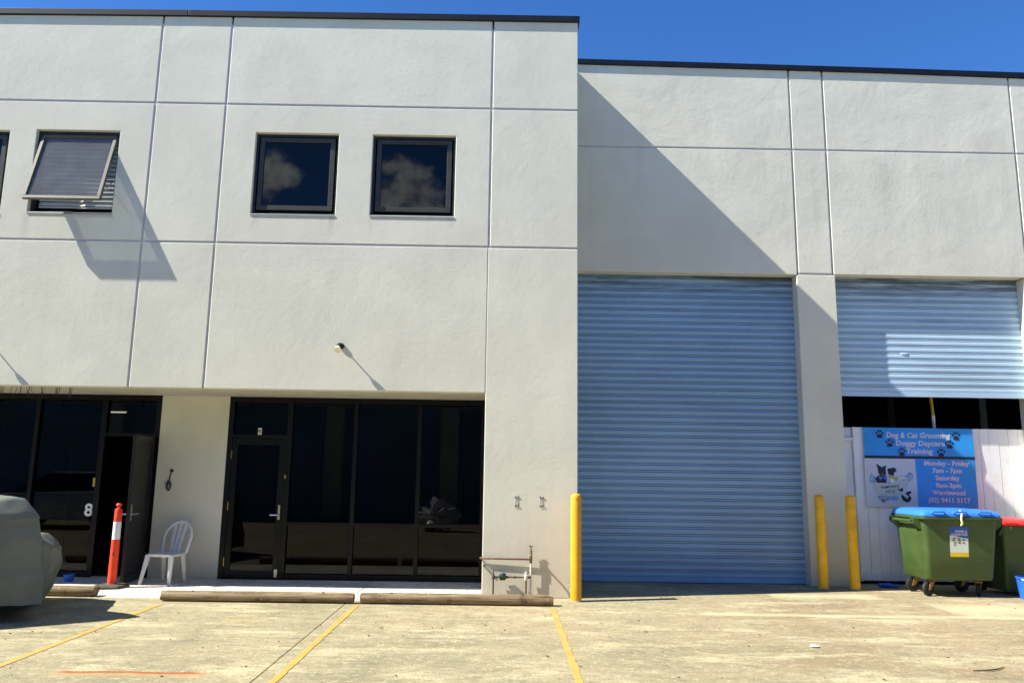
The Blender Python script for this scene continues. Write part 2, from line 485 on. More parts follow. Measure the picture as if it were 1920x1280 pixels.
# ------------------------------------------------------------------ mesh building
class MB:
    def __init__(self):
        self.v = []
        self.f = []

    def add(self, vs, fs):
        o = len(self.v)
        self.v += [tuple(p) for p in vs]
        self.f += [tuple(i+o for i in q) for q in fs]
        return self

    def box(self, x0, x1, y0, y1, z0, z1):
        return self.add([(x0, y0, z0), (x1, y0, z0), (x1, y1, z0), (x0, y1, z0),
                         (x0, y0, z1), (x1, y0, z1), (x1, y1, z1), (x0, y1, z1)],
                        [(0, 3, 2, 1), (4, 5, 6, 7), (0, 1, 5, 4), (1, 2, 6, 5), (2, 3, 7, 6), (3, 0, 4, 7)])

    def tube(self, pts, r, n=8, caps=True, flat=1.0):
        pts = [Vector(p) for p in pts]
        rs = r if isinstance(r, (list, tuple)) else [r]*len(pts)
        rings = []
        prev = None
        for i, p in enumerate(pts):
            d = (pts[min(i+1, len(pts)-1)] - pts[max(i-1, 0)]).normalized()
            if prev is None:
                a = Vector((0, 0, 1)) if abs(d.z) < 0.9 else Vector((0, 1, 0))
                u = d.cross(a).normalized()
            else:
                u = (prev - d*prev.dot(d)).normalized()
            prev = u
            w = d.cross(u)
            rings.append([p + (u*math.cos(2*math.pi*k/n) + w*math.sin(2*math.pi*k/n)*flat)*rs[i] for k in range(n)])
        return self.loft(rings, caps)

    def loft(self, rings, caps=True, closed=True):
        n = len(rings[0])
        vs = [p for r in rings for p in r]
        fs = []
        for i in range(len(rings)-1):
            for k in range(n if closed else n-1):
                k2 = (k+1) % n
                fs.append((i*n+k, i*n+k2, (i+1)*n+k2, (i+1)*n+k))
        if caps:
            fs.append(tuple(range(n-1, -1, -1)))
            fs.append(tuple((len(rings)-1)*n+k for k in range(n)))
        return self.add(vs, fs)

    def lathe(self, prof, c=(0, 0, 0), n=16, axis='z'):
        rings = []
        for r, h in prof:
            ring = []
            for k in range(n):
                a = 2*math.pi*k/n
                x, y = r*math.cos(a), r*math.sin(a)
                p = (x, y, h) if axis == 'z' else ((x, h, y) if axis == 'y' else (h, x, y))
                ring.append((p[0]+c[0], p[1]+c[1], p[2]+c[2]))
            rings.append(ring)
        return self.loft(rings)

    def poly(self, pts, y, thick=0.0):
        """flat outline in the XZ plane, facing -y"""
        n = len(pts)
        return self.add([(p[0], y, p[1]) for p in pts], [tuple(range(n))])

    def blob(self, c, r, sub=2, jitter=0.0, seed=0.0, freq=2.0):
        bm = bmesh.new()
        bmesh.ops.create_icosphere(bm, subdivisions=sub, radius=1.0)
        vs = []
        for v in bm.verts:
            k = 1.0 + jitter*mnoise.noise(v.co*freq + Vector((seed, seed, seed)))
            vs.append((c[0]+v.co.x*r[0]*k, c[1]+v.co.y*r[1]*k, c[2]+v.co.z*r[2]*k))
        fs = [tuple(v.index for v in f.verts) for f in bm.faces]
        bm.free()
        return self.add(vs, fs)

    def xf(self, mat):
        self.v = [tuple(mat @ Vector(p)) for p in self.v]
        return self


WL = {}          # world position of every object (for parts whose shape is given in world units)


def finish(me, smooth):
    if smooth:
        for p in me.polygons:
            p.use_smooth = True
        me.set_sharp_from_angle(angle=math.radians(smooth))


def mesh_of(name, mb, mat, off=Vector((0, 0, 0)), smooth=0, fix=True):
    me = bpy.data.meshes.new(name)
    me.from_pydata([(p[0]-off[0], p[1]-off[1], p[2]-off[2]) for p in mb.v], [], mb.f)
    if fix:
        bm = bmesh.new()
        bm.from_mesh(me)
        bmesh.ops.recalc_face_normals(bm, faces=bm.faces)
        bm.to_mesh(me)
        bm.free()
    me.materials.append(mat)
    finish(me, smooth)
    return me


def part(name, mb, mat, parent=None, smooth=0, bevel=0.0, local=False, loc=None, rot=None, fix=True, label=None):
    off = Vector((0, 0, 0)) if (local or parent is None) else WL[parent.name]
    me = mesh_of(name, mb, mat, off, smooth, fix)
    o = bpy.data.objects.new(name, me)
    COL.objects.link(o)
    if parent is not None:
        o.parent = parent
    if loc is not None:
        o.location = loc
    if rot is not None:
        o.rotation_euler = rot
    WL[o.name] = (WL[parent.name] if parent is not None else Vector((0, 0, 0))) + (Vector(loc) if loc is not None else Vector((0, 0, 0)))
    if bevel:
        b = o.modifiers.new('edge', 'BEVEL')
        b.width = bevel
        b.segments = 2
        b.limit_method = 'ANGLE'
        b.angle_limit = math.radians(40)
    if label:
        o['label'] = label
    return o


def tag(o, label, cat, group=None):
    o['label'] = label
    o['category'] = cat
    if group:
        o['group'] = group
    return o


def thing(name, label, cat, loc=(0, 0, 0), rotz=0.0, group=None):
    o = bpy.data.objects.new(name, None)
    COL.objects.link(o)
    o.location = loc
    o.rotation_euler = (0, 0, rotz)
    o.empty_display_size = 0.2
    WL[o.name] = Vector(loc)
    return tag(o, label, cat, group)


def share(name, me, parent, loc=(0, 0, 0), rot=None):
    o = bpy.data.objects.new(name, me)
    COL.objects.link(o)
    o.parent = parent
    o.location = loc
    if rot:
        o.rotation_euler = rot
    WL[o.name] = WL[parent.name] + Vector(loc)
    return o


def kids(o):
    return [c for c in COL.objects if c.parent == o]


def copy_tree(o, parent=None):
    c = o.copy()
    COL.objects.link(c)
    if parent is not None:
        c.parent = parent
    for ch in kids(o):
        copy_tree(ch, c)
    return c


def text_mb(s, x, z, y, w=None, h=0.1, align='CENTER', shear=0.0, rot=0.0, bold=0.0):
    cu_ = bpy.data.curves.new('text', 'FONT')
    cu_.body = s
    cu_.align_x = align
    cu_.size = h
    cu_.shear = shear
    cu_.offset = bold
    cu_.resolution_u = 3
    ob = bpy.data.objects.new('text', cu_)
    COL.objects.link(ob)
    dg = bpy.context.evaluated_depsgraph_get()
    me = bpy.data.meshes.new_from_object(ob.evaluated_get(dg))
    vs = [(v.co.x, v.co.y) for v in me.vertices]
    fs = [tuple(p.vertices) for p in me.polygons]
    bpy.data.objects.remove(ob)
    bpy.data.curves.remove(cu_)
    bpy.data.meshes.remove(me)
    xs = [p[0] for p in vs]
    k = 1.0
    if w:
        k = w/(max(xs)-min(xs))
    mid = (max(xs)+min(xs))*0.5 if align == 'CENTER' else 0.0
    m = MB()
    ca, sa = math.cos(rot), math.sin(rot)
    m.add([(x+((p[0]-mid)*k)*ca-p[1]*sa, y, z+((p[0]-mid)*k)*sa+p[1]*ca) for p in vs], fs)
    return m


# ------------------------------------------------------------------ wall panels
def panel(x0, x1, z0, z1, y, thk=0.18, holes=(), c=0.007, z1r=None, cd=0.007):
    """cast panel facing -y: chamfered arrises, real openings with reveals; z1r lets the top edge fall"""
    z1r = z1 if z1r is None else z1r
    xs = {x0, x0+c, x1-c, x1}
    zs = {z0, z0+c, z1-c, z1}
    for h in holes:
        xs |= {h[0]-c, h[0], h[1], h[1]+c}
        zs |= {h[2]-c, h[2], h[3], h[3]+c}
    xs = sorted(xs)
    zs = sorted(zs)
    m = MB()
    idx = {}

    def zz(x, z):
        if z >= z1-c-1e-6:
            return z + (z1r-z1)*(x-x0)/(x1-x0)
        return z

    def vid(i, k, back=False):
        key = (i, k, back)
        if key not in idx:
            edge = i in (0, len(xs)-1) or k in (0, len(zs)-1) or any(
                h[0]-1e-6 <= xs[i] <= h[1]+1e-6 and h[2]-1e-6 <= zs[k] <= h[3]+1e-6 for h in holes)
            idx[key] = len(m.v)
            m.v.append((xs[i], y+thk if back else (y+cd if edge else y), zz(xs[i], zs[k])))
        return idx[key]

    def solid(i, k):
        if i < 0 or k < 0 or i >= len(xs)-1 or k >= len(zs)-1:
            return False
        cx, cz = (xs[i]+xs[i+1])/2, (zs[k]+zs[k+1])/2
        return not any(h[0] < cx < h[1] and h[2] < cz < h[3] for h in holes)

    for i in range(len(xs)-1):
        for k in range(len(zs)-1):
            if not solid(i, k):
                continue
            m.f.append((vid(i, k), vid(i+1, k), vid(i+1, k+1), vid(i, k+1)))
            m.f.append((vid(i, k, True), vid(i, k+1, True), vid(i+1, k+1, True), vid(i+1, k, True)))
            if not solid(i-1, k):
                m.f.append((vid(i, k), vid(i, k+1), vid(i, k+1, True), vid(i, k, True)))
            if not solid(i+1, k):
                m.f.append((vid(i+1, k), vid(i+1, k, True), vid(i+1, k+1, True), vid(i+1, k+1)))
            if not solid(i, k-1):
                m.f.append((vid(i, k), vid(i, k, True), vid(i+1, k, True), vid(i+1, k)))
            if not solid(i, k+1):
                m.f.append((vid(i, k+1), vid(i+1, k+1), vid(i+1, k+1, True), vid(i, k+1, True)))
    return m


def room(x0, x1, y0, y1, z0, z1):
    """five inner faces of a room whose front (y0) is open"""
    m = MB()
    a = [(x0, y0, z0), (x1, y0, z0), (x1, y1, z0), (x0, y1, z0), (x0, y0, z1), (x1, y0, z1), (x1, y1, z1), (x0, y1, z1)]
    return m.add(a, [(0, 1, 2, 3), (7, 6, 5, 4), (1, 5, 6, 2), (3, 7, 4, 0), (2, 6, 7, 3)])


# ================================================================== SETTING
GX = -1.895          # saw-cut joint in the slab
m = MB()
E_ = 600.0
w2 = 0.006
m.add([(-E_, -E_, 0), (GX-w2, -E_, 0), (GX-w2, E_, 0), (-E_, E_, 0)], [(0, 1, 2, 3)])
m.add([(GX+w2, -E_, 0), (E_, -E_, 0), (E_, E_, 0), (GX+w2, E_, 0)], [(0, 1, 2, 3)])
m.add([(GX-w2, -E_, 0), (GX-w2, E_, 0), (GX-w2, E_, -0.03), (GX-w2, -E_, -0.03)], [(0, 1, 2, 3)])
m.add([(GX+w2, -E_, 0), (GX+w2, E_, 0), (GX+w2, E_, -0.03), (GX+w2, -E_, -0.03)], [(0, 3, 2, 1)])
m.add([(GX-w2, -E_, -0.03), (GX+w2, -E_, -0.03), (GX+w2, E_, -0.03), (GX-w2, E_, -0.03)], [(0, 1, 2, 3)])
ground = part('ground', m, M['ground'], fix=False)
ground['kind'] = 'structure'
ground['label'] = 'weathered tan concrete forecourt'

m = MB()
for a, b in ((-12.9, GX-w2), (GX+w2, -0.275)):
    m.box(a, b, -0.42, 1.29, -0.05, 0.005)
apron = part('pavement', m, M['apron'])
apron['kind'] = 'structure'
apron['label'] = 'bleached pale concrete strip along the shopfronts'


def line_strip(x, y0, y1, w, seed):
    m = MB()
    n = 60
    rnd = random.Random(seed)
    vs = []
    for i in range(n+1):
        y = y0+(y1-y0)*i/n
        vs.append((x-w/2+rnd.uniform(-.006, .006), y, 0.004))
        vs.append((x+w/2+rnd.uniform(-.006, .006), y, 0.004))
    m.add(vs, [(2*i, 2*i+1, 2*i+3, 2*i+2) for i in range(n)])
    return m


for k, (x, ya) in enumerate(((-6.34, -0.6), (-4.04, -0.80), (-1.735, -0.78), (0.615, -0.76))):
    part('parking_line', line_strip(x, -5.6, ya, 0.064, k), M['line'], ground, fix=False)

# ------------------------------------------------------------------ left building (two storeys, shopfronts)
LB = thing('factory_unit_building', 'taller off-white two-storey tilt-panel building with black shopfronts at the left', 'building', (-6.0, 0.0, 0.0))
XJ = [-13.4, -9.45, -8.44, -5.08, -4.07, -0.255, 0.985]
ZJ = [2.655, 4.69, 6.75, 8.12]
G2 = 0.015
W1 = (-6.72, -5.54, 5.09, 6.31)
W0 = (-8.28, -7.10, 5.07, 6.29)
W2 = (-3.61, -2.425, 5.12, 6.325)
W3 = (-1.94, -0.755, 5.125, 6.325)
HOLES = {2: (W0, W1), 4: (W2, W3)}
TOPZ = {0: (8.0, 8.05), 1: (8.05, 8.06), 2: (8.06, 8.112), 3: (8.112, 8.117), 4: (8.117, 8.128), 5: (8.128, 8.132)}
for i in range(6):
    for k in range(3):
        x0, x1 = XJ[i]+(G2 if i else 0), XJ[i+1]-(G2 if i < 5 else 0)
        z0, z1 = ZJ[k]+(G2 if k else 0), ZJ[k+1]-(G2 if k < 2 else 0)
        z1r = None
        if k == 2:
            z1, z1r = TOPZ[i]
        if i == 5 and k == 0:
            z0 = 0.0
            x0 = -0.262
        part('wall_panel', panel(x0, x1, z0, z1, 0.0, 0.18, HOLES.get(i, ()) if k == 1 else (), z1r=z1r), M['wall'], LB)
m = MB()
for x in XJ[1:-1]:
    m.box(x-0.03, x+0.03, 0.0075, 0.06, 2.67 if x != XJ[5] else 2.67, 7.99)
for z in ZJ[1:3]:
    m.box(-13.3, 0.97, 0.0085, 0.062, z-0.03, z+0.03)
part('joint_sealant', m, M['sealant'], LB)
# coping: folded cap in lengths, with the return down the exposed end
for a, b, za, zb in ((-13.5, -4.72, 8.03, 8.111), (-4.712, 1.012, 8.111, 8.132)):
    m = MB()
    y0, y1 = -0.035, 0.26
    m.add([(a, y0, za-0.012), (b, y0, zb-0.012), (b, y0, zb+0.082), (a, y0, za+0.082),
           (a, y1, za-0.012), (b, y1, zb-0.012), (b, y1, zb+0.082), (a, y1, za+0.082)],
          [(0, 1, 2, 3), (3, 2, 6, 7), (5, 4, 7, 6), (0, 4, 5, 1), (0, 3, 7, 4), (1, 5, 6, 2)])
    part('coping', m, M['coping'], LB, bevel=0.006)
m = MB().box(0.76, 1.012, 0.262, 12.0, 8.118, 8.214)
part('coping', m, M['coping'], LB, bevel=0.006)
part('side_wall', MB().box(0.80, 0.984, 0.181, 12.0, 0.0, 8.116), M['wall'], LB)
part('pillar', MB().box(-0.262, 0.799, 0.181, 1.45, 0.0, 2.654), M['wall'], LB)
part('soffit', MB().box(-13.4, -0.264, 0.181, 1.46, 2.668, 2.86), M['soffit'], LB)
part('roof', MB().box(-13.4, 0.799, 0.261, 12.0, 7.86, 7.96), M['roof'], LB)
part('rear_wall', MB().box(-13.4, 0.799, 12.01, 12.2, 0.0, 8.1), M['wall'], LB)
part('party_wall', MB().box(-5.168, -4.152, 1.30, 1.46, 0.0, 2.666), M['wall'], LB)
part('party_wall', MB().box(-13.4, -9.6, 1.30, 1.46, 0.0, 2.666), M['wall'], LB)
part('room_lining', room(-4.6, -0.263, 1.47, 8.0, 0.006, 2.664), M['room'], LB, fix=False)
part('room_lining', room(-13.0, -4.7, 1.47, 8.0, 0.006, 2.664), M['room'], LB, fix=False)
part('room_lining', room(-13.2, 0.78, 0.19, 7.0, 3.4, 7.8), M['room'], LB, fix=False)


# windows
def window(hole, opened):
    x0, x1, z0, z1 = hole
    m = MB()
    t = 0.036
    ya, yb = 0.062, 0.15
    m.box(x0, x1, ya, yb, z1-t, z1)
    m.box(x0, x1, ya, yb, z0, z0+t)
    m.box(x0, x0+t, ya, yb, z0+t, z1-t)
    m.box(x1-t, x1, ya, yb, z0+t, z1-t)
    w = part('window', m, M['winframe'], LB)
    s = MB().add([(x0+0.002, -0.009, z0-0.012), (x1-0.002, -0.009, z0-0.012), (x1-0.002, 0.061, z0+0.012), (x0+0.002, 0.061, z0+0.012),
                  (x0+0.002, -0.009, z0-0.03), (x1-0.002, -0.009, z0-0.03), (x1-0.002, -0.002, z0-0.03), (x0+0.002, -0.002, z0-0.03)],
                 [(0, 1, 2, 3), (4, 5, 1, 0), (4, 7, 6, 5), (0, 3, 7, 4), (1, 5, 6, 2), (3, 2, 6, 7)])
    part('sill', s, M['sill'], w)
    a0, a1 = x0+0.058, x1-0.058
    b0, b1 = z0+0.075, z1-0.052
    f = 0.066 if not opened else 0.045
    H = b1-b0
    # sash in local units, hinge line on top
    m = MB()
    wd = a1-a0
    for (p, q, r, s_) in ((0, wd, -f, 0), (0, wd, -H, -H+f)):
        m.add([(p, 0, r), (q, 0, r), (q, 0, s_), (p, 0, s_), (p, 0.05, r), (q, 0.05, r), (q, 0.05, s_), (p, 0.05, s_)],
              [(0, 1, 2, 3), (4, 7, 6, 5), (0, 4, 5, 1), (3, 2, 6, 7), (0, 3, 7, 4), (1, 5, 6, 2)])
    m.box(0, f, 0, 0.05, -H+f, -f)
    m.box(wd-f, wd, 0, 0.05, -H+f, -f)
    rot = (0, 0, 0)
    if opened:
        rot = (-math.asin(0.30/H), 0, 0)
    o = WL[w.name]
    loc = Vector((a0, 0.052, b1)) - o
    part('sash', m, M['sash'] if not opened else M['sashlit'], w, local=True, loc=loc, rot=rot, bevel=0.004)
    g = MB().box(f-0.004, wd-f+0.004, 0.022, 0.030, -H+f-0.004, -f+0.004)
    part('pane', g, M['glass'] if not opened else M['glass_o'], w, local=True, loc=loc, rot=rot)
    if opened:
        st = MB().tube([(a1-0.02, 0.09, z0+0.5), (a1-0.012, -0.09, z0+0.30)], 0.006, 6)
        part('stay_arm', st, M['steel'], w)
    return w


window(W2, False)
window(W3, False)
window(W1, True)
window(W0, False)

# venetian blind behind the open sash
vb = thing('venetian_blind', 'white slatted venetian blind hanging behind the opened upstairs window', 'blind', (-6.13, 0.17, 6.20))
x0, x1 = -6.665, -5.595
part('head_rail', MB().box(x0, x1, 0.155, 0.19, 6.235, 6.27), M['blind'], vb)
slat = mesh_of('slat', MB().add([(x0, 0.15, -0.036), (x1, 0.15, -0.036), (x1, 0.162, 0), (x0, 0.162, 0), (x0, 0.185, 0.035), (x1, 0.185, 0.035)],
                                [(0, 1, 2, 3), (3, 2, 5, 4)]), M['blind'], Vector((-6.13, 0.17, 0)), 60)
for k in range(15):
    share('slat', slat, vb, (0, 0, 6.19-0.066*k-6.20))
part('bottom_rail', MB().box(x0, x1, 0.155, 0.185, 5.20, 5.222), M['blind'], vb)

# shopfront of unit 9
YG = 1.30


def bars(lst, ya, yb):
    m = MB()
    for b in lst:
        m.box(b[0], b[1], ya, yb, b[2], b[3])
    return m


sf = part('shopfront', bars([(-4.150, -0.264, 2.585, 2.664), (-3.24, -0.264, 0.006, 0.085), (-4.150, -4.075, 0.006, 2.584),
                             (-0.345, -0.264, 0.086, 2.584)], YG, YG+0.10), M['frame'], LB)
for x, w in ((-3.225, 0.075), (-2.235, 0.06), (-1.275, 0.06)):
    part('mullion', MB().box(x-w/2, x+w/2, YG-0.004, YG+0.098, 0.086 if x > -3 else 0.006, 2.584), M['frame'], sf)
part('transom', bars([(-3.187, -2.266, 0.775, 0.825), (-2.204, -1.306, 0.775, 0.825), (-1.244, -0.346, 0.775, 0.825)], YG, YG+0.09), M['frame'], sf)
part('door_head', bars([(-4.074, -3.263, 2.045, 2.10)], YG, YG+0.09), M['frame'], sf)
for a, b in ((-3.187, -2.266), (-2.204, -1.306), (-1.244, -0.346)):
    for c, d in ((0.086, 0.774), (0.826, 2.584)):
        part('pane', MB().box(a, b, YG+0.045, YG+0.053, c, d), M['glass_s'], sf)
part('pane', MB().box(-4.074, -3.263, YG+0.045, YG+0.053, 2.101, 2.584), M['glass_s'], sf)
dr = part('door', bars([(-4.068, -3.985, 0.02, 2.04), (-3.36, -3.268, 0.02, 2.04), (-3.984, -3.361, 1.95, 2.04), (-3.984, -3.361, 0.02, 0.13)], YG+0.004, YG+0.05), M['frame'], LB)
part('pane', MB().box(-3.984, -3.361, YG+0.022, YG+0.030, 0.131, 1.949), M['glass_s'], dr)
h = MB().box(-3.325, -3.295, YG-0.012, YG+0.003, 0.86, 1.07)
h.tube([(-3.31, YG-0.012, 0.93), (-3.31, YG-0.055, 0.93), (-3.43, YG-0.055, 0.93)], 0.011, 8)
part('handle', h, M['steel'], dr)
part('lock', MB().box(-3.262, -3.24, YG-0.012, YG-0.005, 1.46, 1.51), M['brass'], dr)
part('bolt', MB().box(-3.33, -3.285, YG-0.008, YG+0.003, 0.04, 0.15), M['steel'], dr)
for z in (1.80, 1.05, 0.25):
    part('hinge', MB().tube([(-4.071, YG-0.008, z-0.06), (-4.071, YG-0.008, z+0.06)], 0.008, 8), M['brass'], dr)
pl = part('number_plate', MB().box(-3.70, -3.655, YG-0.004, YG+0.044, 2.10, 2.20).xf(Matrix.Identity(4)), M['white'], LB)
part('numeral', text_mb('9', -3.678, 2.118, YG-0.0065, h=0.09, bold=0.001), M['ink'], pl, fix=False)
es = thing('exit_sign_box', 'pale unlit exit light box above the door numbered 9, behind the glass', 'exit sign', (-3.68, 1.62, 2.49))
part('casing', MB().box(-3.87, -3.49, 1.60, 1.68, 2.43, 2.58), M['white'], es, bevel=0.01)
part('face', MB().box(-3.85, -3.51, 1.593, 1.599, 2.45, 2.56), M['sticker_white'], es)

# shopfront of unit 8
s8 = part('shopfront', bars([(-9.6, -5.170, 2.585, 2.664), (-9.6, -6.06, 0.006, 0.085), (-5.245, -5.170, 0.006, 2.584)], YG, YG+0.10), M['frame'], LB)
for x, w in ((-6.02, 0.08), (-7.02, 0.06), (-8.0, 0.06), (-8.95, 0.06)):
    part('mullion', MB().box(x-w/2, x+w/2, YG-0.004, YG+0.098, 0.086 if x < -6.5 else 0.006, 2.584), M['frame'], s8)
part('door_head', bars([(-5.979, -5.246, 2.045, 2.10)], YG, YG+0.09), M['frame'], s8)
part('threshold', bars([(-5.979, -5.246, 0.006, 0.022)], YG, YG+0.12), M['steel'], s8)
for a, b in ((-9.6, -8.981), (-8.919, -8.031), (-7.969, -7.051), (-6.989, -6.061)):
    part('pane', MB().box(a, b, YG+0.045, YG+0.053, 0.086, 2.584), M['glass_s'], s8)
part('pane', MB().box(-5.979, -5.246, YG+0.045, YG+0.053, 2.101, 2.584), M['glass_s'], s8)
# door leaf swung out, seen nearly end-on
ld = MB()
wd = 0.72
for b in ((0, 0.08, 0.02, 2.04), (wd-0.08, wd, 0.02, 2.04), (0.08, wd-0.08, 1.95, 2.04), (0.08, wd-0.08, 0.02, 0.13)):
    ld.box(b[0], b[1], 0, 0.045, b[2], b[3])
hang = Vector((-5.262, 1.29, 0.0)) - WL[LB.name]
rz = math.radians(-86)
d8 = part('door', ld, M['leaf'], LB, local=True, loc=hang, rot=(0, 0, rz), label='shopfront door swung wide open')


def sub8(name, mb, mat, **kw):
    o = part(name, mb, mat, d8, local=True, **kw)
    return o


sub8('pane', MB().box(0.081, wd-0.081, 0.018, 0.026, 0.131, 1.949), M['leaf'])
hm = MB().box(wd-0.06, wd-0.025, -0.008, -0.001, 0.86, 1.08)
hm.box(wd-0.06, wd-0.025, 0.046, 0.054, 0.86, 1.08)
hm.tube([(wd-0.04, -0.008, 0.95), (wd-0.04, -0.06, 0.95), (wd-0.16, -0.06, 0.95)], 0.011, 8)
hm.tube([(wd-0.04, 0.054, 0.95), (wd-0.04, 0.10, 0.95), (wd-0.16, 0.10, 0.95)], 0.011, 8)
sub8('handle', hm, M['steel'])
sub8('closer_arm', MB().tube([(0.1, 0.06, 1.98), (0.32, 0.09, 1.9)], 0.01, 6), M['frame'])
for z in (1.8, 1.05, 0.25):
    part('hinge', MB().tube([(-5.25, YG-0.01, z-0.06), (-5.25, YG-0.01, z+0.06)], 0.008, 8), M['brass'], s8)
part('numeral', text_mb('8', -6.135, 0.875, YG+0.0405, h=0.25, bold=0.006), M['white'], s8, fix=False)
part('lock', MB().box(-6.085, -6.055, YG-0.012, YG-0.005, 1.30, 1.43), M['brass'], s8)

# lit tube inside unit 8
lt = thing('ceiling_light', 'lit fluorescent tube lamp under the ceiling inside the left shop', 'lamp', (-7.32, 4.42, 2.62))
part('housing', MB().box(-7.56, -7.10, 4.38, 4.46, 2.632, 2.662), M['white'], lt)
part('tube', MB().tube([(-7.54, 4.42, 2.617), (-7.22, 4.42, 2.617)], 0.013, 8), M['lamp'], lt)

sh = thing('shelf_rack', 'dark metal shelf rack standing inside the left shop behind the glass', 'shelf', (-8.2, 3.0, 0.006))
m = MB()
for x in (-8.9, -7.55):
    for y in (2.8, 3.3):
        m.box(x-0.015, x+0.015, y-0.015, y+0.015, 0.006, 1.9)
part('upright', m, M['steel'], sh)
for z in (0.4, 0.9, 1.4, 1.85):
    part('shelf', MB().box(-8.88, -7.57, 2.79, 3.31, z, z+0.025), M['steel'], sh)
bx = thing('cardboard_box', 'brown cardboard box standing on the floor inside the left shop', 'box', (-6.75, 2.2, 0.006))
part('carton', MB().box(-7.0, -6.5, 2.0, 2.4, 0.006, 0.34), M['clutter'], bx)
part('flap', MB().add([(-7.0, 2.0, 0.342), (-6.5, 2.0, 0.342), (-6.52, 1.86, 0.28), (-6.98, 1.86, 0.28)], [(0, 1, 2, 3)]), M['clutter'], bx)
po = part('poster', MB().box(-6.95, -6.66, 1.362, 1.366, 0.86, 1.22), M['clutter2'])
tag(po, 'pink poster stuck inside the left shop window', 'poster')
part('printed_disc', MB().lathe([(0.07, 0.0), (0.07, 0.002)], (-6.80, 1.357, 1.0), 14, 'y'), M['sticker_yellow'], po)

# bird spikes along the head of unit 8
sp_ = thing('bird_spikes', 'row of small wire bird spikes under the soffit above the left shopfront', 'bird spikes', (-6.4, 1.2, 2.667))
rnd = random.Random(3)
for k in range(9):
    x = -7.50+0.195*k
    m = MB()
    for j in range(3+(k % 2)):
        a = x+rnd.uniform(-.05, .05)
        b = a+rnd.uniform(-.04, .04)
        ya = rnd.uniform(0.20, 0.26)
        m.tube([(a, ya, 2.668), (b, ya+rnd.uniform(-0.02, 0.03), 2.668-rnd.uniform(0.09, 0.17))], 0.0032, 4)
        if j % 2:
            m.tube([(b, ya+0.02, 2.668), ((a+b)/2, ya, 2.62), (b+rnd.uniform(-.04, .04), ya, 2.555)], 0.0028, 4)
    part('spike_cluster', m, M['cable'], sp_)

# ------------------------------------------------------------------ right building (single-storey warehouse bays)
RB = thing('warehouse_building', 'lower off-white warehouse building with blue roller doors set back on the right', 'building', (7.0, 1.38, 0.0))
YR = 1.38
XR = [0.99, 4.595, 5.150, 8.242, 8.80, 12.4]
TR = [(8.25, 8.215), (8.214, 8.206), (8.206, 8.143), (8.143, 8.13), (8.13, 8.05)]
for i in range(5):
    x0, x1 = XR[i]+(G2 if i else 0), XR[i+1]-G2
    pil = i in (1, 3)
    za = 4.748 + (G2 if pil else 0) - (0.0 if i else 0.012)
    part('wall_panel', panel(x0, x1, za, 6.82-G2, YR, 0.18), M['wall_r'], RB)
    part('wall_panel', panel(x0, x1, 6.82+G2, TR[i][0], YR, 0.18, z1r=TR[i][1]), M['wall_r'], RB)
    if pil:
        xa, xb = (4.575, 5.182) if i == 1 else (8.19, 8.82)
        part('pillar', panel(xa, xb, 0.0, 4.748-G2, YR+0.002, 0.40), M['wall'], RB)
m = MB()
for x in XR[1:-1]:
    m.box(x-0.03, x+0.03, YR+0.020, YR+0.06, 4.78, 8.1)
m.box(1.0, 12.3, YR+0.0085, YR+0.062, 6.79, 6.85)
for a, b in ((4.60, 5.145), (8.25, 8.79)):
    m.box(a, b, YR+0.0095, YR+0.066, 4.725, 4.779)
part('joint_sealant', m, M['sealant'], RB)
for a, b, za, zb in ((0.99, 6.05, 8.252, 8.192), (6.056, 12.5, 8.192, 8.09)):
    m = MB()
    y0, y1 = YR-0.035, YR+0.26
    m.add([(a, y0, za-0.012), (b, y0, zb-0.012), (b, y0, zb+0.078), (a, y0, za+0.078),
           (a, y1, za-0.012), (b, y1, zb-0.012), (b, y1, zb+0.078), (a, y1, za+0.078)],
          [(0, 1, 2, 3), (3, 2, 6, 7), (5, 4, 7, 6), (0, 4, 5, 1), (0, 3, 7, 4), (1, 5, 6, 2)])
    part('coping', m, M['coping'], RB, bevel=0.006)
part('roof', MB().box(0.99, 12.4, YR+0.261, 14.0, 7.86, 7.96), M['roof'], RB)
part('rear_wall', MB().box(0.99, 12.4, 14.01, 14.2, 0.0, 8.0), M['wall'], RB)
part('side_wall', MB().box(12.2, 12.4, YR+0.181, 14.0, 0.0, 8.0), M['wall'], RB)
part('pillar', MB().box(0.99, 1.03, YR+0.30, 2.4, 0.0, 4.735), M['wall'], RB)
part('lintel_soffit', MB().box(1.0, 12.19, YR+0.181, 2.4, 4.80, 4.95), M['soffit'], RB)
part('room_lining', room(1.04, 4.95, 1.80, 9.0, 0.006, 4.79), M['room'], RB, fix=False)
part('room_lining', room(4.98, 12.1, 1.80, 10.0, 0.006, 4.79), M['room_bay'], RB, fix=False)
for yb in (3.6, 6.2, 8.8):
    bm_ = MB().box(4.99, 12.09, yb-0.09, yb+0.09, 4.30, 4.32).box(4.99, 12.09, yb-0.09, yb+0.09, 4.60, 4.62).box(4.99, 12.09, yb-0.01, yb+0.01, 4.321, 4.599)
    part('roof_beam', bm_, M['clutter'], RB)
for xb in (7.75, 9.6):
    part('column', MB().box(xb-0.07, xb+0.07, 5.0, 5.14, 0.007, 4.29), M['steel'], RB)


